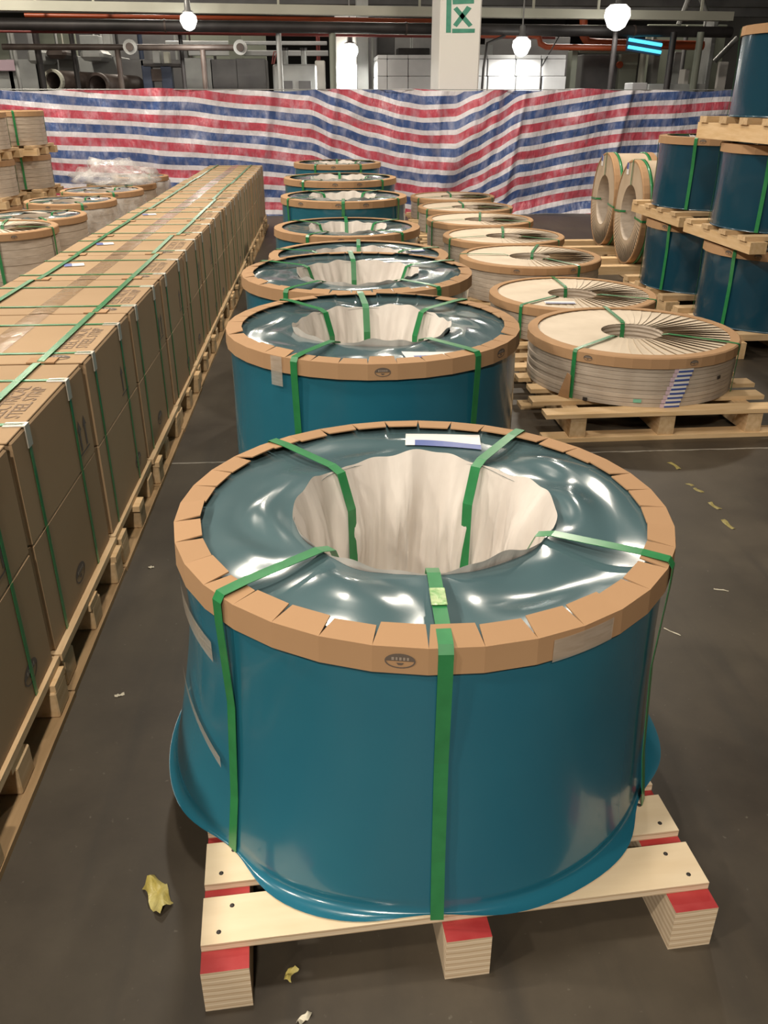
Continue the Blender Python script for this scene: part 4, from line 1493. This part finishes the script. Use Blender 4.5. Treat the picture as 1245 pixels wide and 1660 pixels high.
# round ducts
for px, py, r, lab, m2 in ((88, 131, 0.165, 'open round duct with a pale flange behind the tarp', 'tray'), (160, 139, 0.19, 'round duct with a brown flange behind the tarp', 'brown_pipe')):
    c = at(px, py, 16.4)
    t = thing('round_duct', lab, 'duct', (c.x, 16.4, c.z), R2(-12))
    b = MB()
    n = 24
    rows = [[(rr * math.cos(2 * PI * k / n), yy, rr * math.sin(2 * PI * k / n)) for k in range(n)] for rr, yy in ((r, 1.59), (r, 0.0), (r * 0.82, 0.0), (r * 0.82, 1.59))]
    b.grid(rows, True, True)
    ob('duct_tube', b.mesh('duct_tube', 'brown_pipe'), t)
    b = MB()
    rows = [[(rr * math.cos(2 * PI * k / n), yy, rr * math.sin(2 * PI * k / n)) for k in range(n)] for rr, yy in ((r * 0.83, 0.03), (r * 0.83, -0.05), (r * 1.08, -0.05), (r * 1.08, 0.03))]
    b.grid(rows, True, False)
    ob('flange', b.mesh('flange', m2), t)
    b = MB()
    b.lathe([(0.001, 0), (r * 0.82, 0)], 24)
    b.v = [(v[0], 1.2, v[1]) for v in b.v]
    ob('back_plate', b.mesh('back_plate', 'dark'), t)
# pump frame
pf = thing('pump_frame', 'dark blue pump frame with a flanged head behind the tarp', 'machine')
for x0, x1, y0, y1, m in ((234, 244, 106, 150, 'blue_dark'), (264, 277, 106, 150, 'blue_dark'), (232, 292, 103, 109, 'black_pipe'), (246, 262, 112, 132, 'brown_pipe'), (248, 258, 82, 103, 'steel'), (266, 273, 84, 103, 'tray')):
    a, c = at(x0, y1, 16.6), at(x1, y0, 16.6)
    ob('frame_member', bevel_box_mesh('frame_member', a.x, c.x, 16.6, 16.8, 0 if y1 == 150 else a.z, c.z, 0.01, m), pf)
# grey cabinet with cylinders on top
cbn = thing('control_cabinet', 'grey control cabinet with two cylinders on its top', 'cabinet')
a, c = at(444, 150, 16.4), at(513, 104, 16.4)
cb_ = ob('cabinet_body', bevel_box_mesh('cabinet_body', a.x, c.x, 16.4, 17.0, 0, c.z, 0.03, 'grey_panel'), cbn)
for x0, x1 in ((459, 474), (485, 504)):
    e, g = at(x0, 145, 16.39), at(x1, 131, 16.39)
    ob('cabinet_vent', bevel_box_mesh('cabinet_vent', e.x, g.x, 16.385, 16.4, e.z, g.z, 0.003, 'dark_panel'), cb_)
for px in (463, 493):
    e, g = at(px, 103, 16.7), at(px, 82, 16.7)
    b = MB()
    b.tube([(e.x, 16.7, c.z - 0.02), (e.x, 16.7, g.z)], 0.05, 12)
    cy = ob('cylinder', b.mesh('cylinder', 'steel'), cbn)
    b = MB()
    b.tube([(e.x, 16.7, g.z), (e.x, 16.7, g.z + 0.04)], 0.06, 12)
    ob('cylinder_cap', b.mesh('cylinder_cap', 'black_pipe'), cy)
for k in range(2):
    e0, e1, e2 = at(441 + 3 * k, 104, 16.5), at(444 + 4 * k, 84 + 3 * k, 16.5), at(456, 83 + 4 * k, 16.6)
    b = MB()
    b.tube([e0, e0.lerp(e1, 0.6), e1, e2], 0.012, 6)
    ob('red_hose', b.mesh('red_hose', 'red_pipe'), cbn)
# bright posts and container
rect_thing('white_post', 545, 577, 24, 150, 16.6, 0.35, 'white_paint', 'bright white post lit by the lamp hung beside it', 'post', 0.02, True)
rect_thing('grey_stanchion', 579, 597, -20, 150, 17.2, 0.3, 'steel', 'grey steel stanchion right of the bright white post', 'post', 0.01, True)
rect_thing('white_cabinet', 512, 527, 98, 150, 17.4, 0.4, 'white_paint', 'narrow white cabinet beside the grey control cabinet', 'cabinet', 0.02, True)
bxc = thing('insulated_box', 'large white panelled enclosure partly hidden by the column', 'enclosure')
xs = [612, 628, 662, 700, 745, 790, 836, 878, 918]
for k in range(len(xs) - 1):
    for (z_lo, z_hi) in ((150, 124), (123.5, 96), (95.5, 89)):
        a, c = at(xs[k] + 0.3, z_lo, 15.7), at(xs[k + 1] - 0.3, z_hi, 15.7)
        ob('panel', bevel_box_mesh('panel', a.x, c.x, 15.7, 16.9, 0 if z_lo == 150 else a.z, c.z, 0.008, 'white_panel'), bxc)
rect_thing('vent_box', 774, 800, 72, 88, 17.0, 0.4, 'grey_panel', 'grey box rising behind the white enclosure', 'box', 0.01, True)
rect_thing('vent_box', 612, 640, 60, 86, 17.8, 0.4, 'dark_panel', 'dark box behind the white enclosure', 'box', 0.01, True)
rect_thing('vent_box', 645, 697, 78, 87, 17.0, 0.4, 'black_pipe', 'long low black box behind the white enclosure', 'box', 0.01, True)
# orange pipework
A = [at(770, 56, 16.3), at(862, 56, 16.3), at(874, 60, 16.3), at(876, 71, 16.3), at(886, 76, 16.3), at(1015, 78, 16.3)]
tube_thing('orange_pipe', A, 0.05, 'orange_pipe', 'orange pipe with a downward bend above the white enclosure', 'pipe')
A = [at(946, 20, 16.9), at(946, 58, 16.9), at(952, 68, 16.9), at(968, 70, 16.9), at(1140, 74, 16.9)]
tube_thing('orange_pipe', A, 0.075, 'orange_pipe', 'thicker orange pipe coming down and turning under the blue tube light', 'pipe')
tube_thing('hanging_cable', [PP.lerp(PQ, 846 / 1246.0) - Vector((0, 0, 0.087)), at(790, 70, 15.5), at(784, 110, 15.5), at(781, 149, 15.5)], 0.022, 'black_pipe', 'black cable bundle hanging beside the white column', 'cable', 8)
tube_thing('hanging_cable', [PP.lerp(PQ, 940 / 1246.0) - Vector((0, 0, 0.08)), at(877, 110, 15.6), at(875, 146, 15.6)], 0.012, 'black_pipe', 'thin black cable hanging in front of the white enclosure', 'cable', 6)
# right hand plant
rect_thing('door_frame', 922, 938, 82, 150, 16.6, 0.3, 'green_grey', 'green grey upright left of the dark machine opening', 'frame', 0.01, True)
rect_thing('door_frame', 938.5, 1040, 80, 86, 16.58, 0.3, 'green_grey', 'green grey lintel over the dark machine opening', 'frame')
rect_thing('machine_bay', 940, 1036, 88, 150, 17.6, 0.6, 'dark_panel', 'dark machine bay below the orange pipes', 'machine', 0.02, True)
rect_thing('wall_panel', 1000, 1036, 86, 150, 17.4, 0.15, 'green_grey', 'green grey panel with a small red light', 'panel', 0.01, True)
rect_thing('cream_post', 1036, 1049, 84, 150, 17.0, 0.2, 'tray', 'cream upright post right of the machine bay', 'post', 0.01, True)
rect_thing('beige_stanchion', 1053, 1071, 86, 150, 17.2, 0.3, 'wall', 'stained beige stanchion under the blue tube light', 'post', 0.01, True)
rect_thing('grey_cabinet', 1086, 1106, 84, 150, 17.3, 0.4, 'grey_panel', 'tall grey cabinet right of the black pole', 'cabinet', 0.01, True)
rect_thing('white_cabinet', 1106, 1119, 112, 150, 17.6, 0.3, 'white_paint', 'low white cabinet near the pale stanchions', 'cabinet', 0.01, True)
rect_thing('grey_stanchion', 1140, 1166, 30, 150, 16.8, 0.35, 'steel', 'wide pale grey stanchion at the end of the tarp', 'post', 0.01, True)
rect_thing('white_board', 1162, 1182, 100, 138, 17.5, 0.1, 'white_paint', 'white board behind the end of the tarp', 'board', 0.01, True)
rect_thing('cardboard_box', 1024, 1050, 134, 150, 14.6, 0.4, 'white_panel', 'pale box lying just behind the top of the tarp', 'box', 0.01, True)
rect_thing('work_bench', 1050, 1145, 136, 150, 16.0, 0.6, 'steel', 'long grey bench behind the tarp', 'bench', 0.01, True)
c = at(1005, 105, 17.35)
b = MB()
b.tube([(c.x, 17.34, c.z), (c.x, 17.40, c.z)], 0.06, 12)
ob('warning_light', b.mesh('warning_light', 'orange_pipe'), None, label='small round red warning light on the green grey panel', cat='light')
# roof brackets at the right
for (x0, y0, x1, y1, lab) in ((1100, 40, 1118, -6, 'pale slanted roof brace on the left of the bright opening'), (1150, 36, 1136, -6, 'pale slanted roof brace on the right of the bright opening'),
                              (1158, 100, 1195, 62, 'grey angled bracket beside the top blue coil')):
    tube_thing('roof_brace', [at(x0, y0, 17.4), at(x1, y1, 17.4)], 0.05, 'steel', lab, 'brace', 6)
a, c = at(1104, 16, 40.0), at(1142, -6, 40.0)
structure('window_1', bevel_box_mesh('window_1', a.x, c.x, 40.0, 40.1, a.z, c.z, 0.01, 'daylight'))
a, c = at(1098, 38, 40.0), at(1132, 27, 40.0)
structure('window_2', bevel_box_mesh('window_2', a.x, c.x, 40.0, 40.1, a.z, c.z, 0.01, 'daylight'))
# blue tube light
tl = thing('tube_light', 'tilted twin tube light glowing cyan behind the tarp', 'light')
a0_, a1_ = at(1018, 70, 16.05), at(1073, 79, 16.05)
b = MB()
vs = []
for e in (a0_, a1_):
    for dy, dz in ((-0.02, -0.11), (0.05, -0.11), (0.05, 0.11), (-0.02, 0.11)):
        vs.append(e + Vector((0, dy + 0.05, dz)))
b.add(vs, [(0, 1, 2, 3), (7, 6, 5, 4), (0, 4, 5, 1), (1, 5, 6, 2), (2, 6, 7, 3), (3, 7, 4, 0)])
ob('housing', b.mesh('housing', 'blue_dark'), tl)
for dz in (-0.055, 0.055):
    b = MB()
    b.tube([a0_ + Vector((0.01, 0, dz)), a1_ + Vector((-0.01, 0, dz))], 0.028, 10)
    ob('tube', b.mesh('tube', 'cyan_glow'), tl)

# lamps seen in the photograph
for (px, py, Yl, r, pw, lab) in ((305, 26, 14.9, 0.17, 40, 'glaring lamp hung in front of the black pipe'), (567, 76, 16.35, 0.19, 70, 'glaring lamp hung before the bright white post'),
                                 (1002, 14, 15.2, 0.27, 12, 'large glaring lamp at the cable tray above the orange pipe'), (846, 66, 15.4, 0.20, 30, 'glaring lamp above the white enclosure')):
    c = at(px, py, Yl)
    spot_lamp(c.x, Yl, c.z, pw, lab, name='work_lamp', glow='lamp_glow_far', r=r, warm=(1.0, 0.96, 0.88), stem=1.6)

# ------------------------------------------------------------------ scraps on the floor
def scrap(loc, sx, sy, label, m='scrap', seed=1, h=0.02, rz=0.0, cat='scrap', name='tape_scrap'):
    rnd = random.Random(seed)
    rows = []
    nx, ny = 9, 5
    for j in range(ny):
        row = []
        for i in range(nx):
            u, v = i / (nx - 1) - 0.5, j / (ny - 1) - 0.5
            w_ = 1 - 0.35 * abs(math.sin(3 * u + seed))
            z = h * (0.5 + 0.5 * math.sin(9 * u + seed * 1.7 + 4 * v)) * (1 - 1.5 * abs(v)) + h * 0.3 * rnd.random()
            row.append((u * sx, v * sy * w_ + 0.2 * sy * math.sin(4 * u + seed), max(0.001, z)))
        rows.append(row)
    b = MB()
    b.grid(rows, False, True)
    ob(name, b.mesh(name, m), None, loc, (0, 0, rz), label, cat)


scrap((-0.408, 1.275, 0), 0.085, 0.055, 'crumpled yellow tape scrap beside the plywood pallet, opposite the paper coils', seed=3, h=0.03, rz=-0.7)
for k, (x, y) in enumerate(((1.617, 3.517), (1.605, 3.30), (1.619, 3.24), (1.624, 3.084), (1.606, 2.912))):
    scrap((x, y, 0), (0.085, 0.03, 0.05, 0.07, 0.085)[k], 0.026, 'flat remnant of yellow tape on the aisle floor, %s from the barcode labelled pack' % ORD[k + 1], 'remnant', seed=11 + k, h=0.003, rz=1.75, cat='scrap')
for o in bpy.data.objects:
    if o.name.startswith('tape_scrap') and 'remnant' in o.get('label', ''):
        o['group'] = 'yellow tape remnants on the aisle floor'
scrap((-0.113, 1.075, 0), 0.03, 0.02, 'small yellow paper scrap on the floor under the plank of the plywood pallet', seed=21, h=0.01, rz=1.2)
scrap((-0.085, 0.985, 0), 0.03, 0.016, 'small dry leaf like scrap in front of the plywood pallet', 'scrap_white', 22, 0.012, 1.0)
scrap((-0.683, 2.717, 0), 0.02, 0.014, 'tiny pale scrap on the dark floor beside the carton pallets', 'scrap_white', 23, 0.008, 0.3)
scrap((-0.640, 1.975, 0), 0.028, 0.012, 'tiny pale splinter on the dark floor beside the carton pallets', 'scrap_white', 24, 0.008, 0.3)
scrap((1.09, 2.18, 0), 0.06, 0.006, 'thin pale splinter on the floor right of the big blue coil', 'scrap_white', 25, 0.004, -0.9)
scrap((1.36, 2.42, 0), 0.05, 0.008, 'short pale splinter lying in the open aisle', 'scrap_white', 26, 0.004, -0.4)
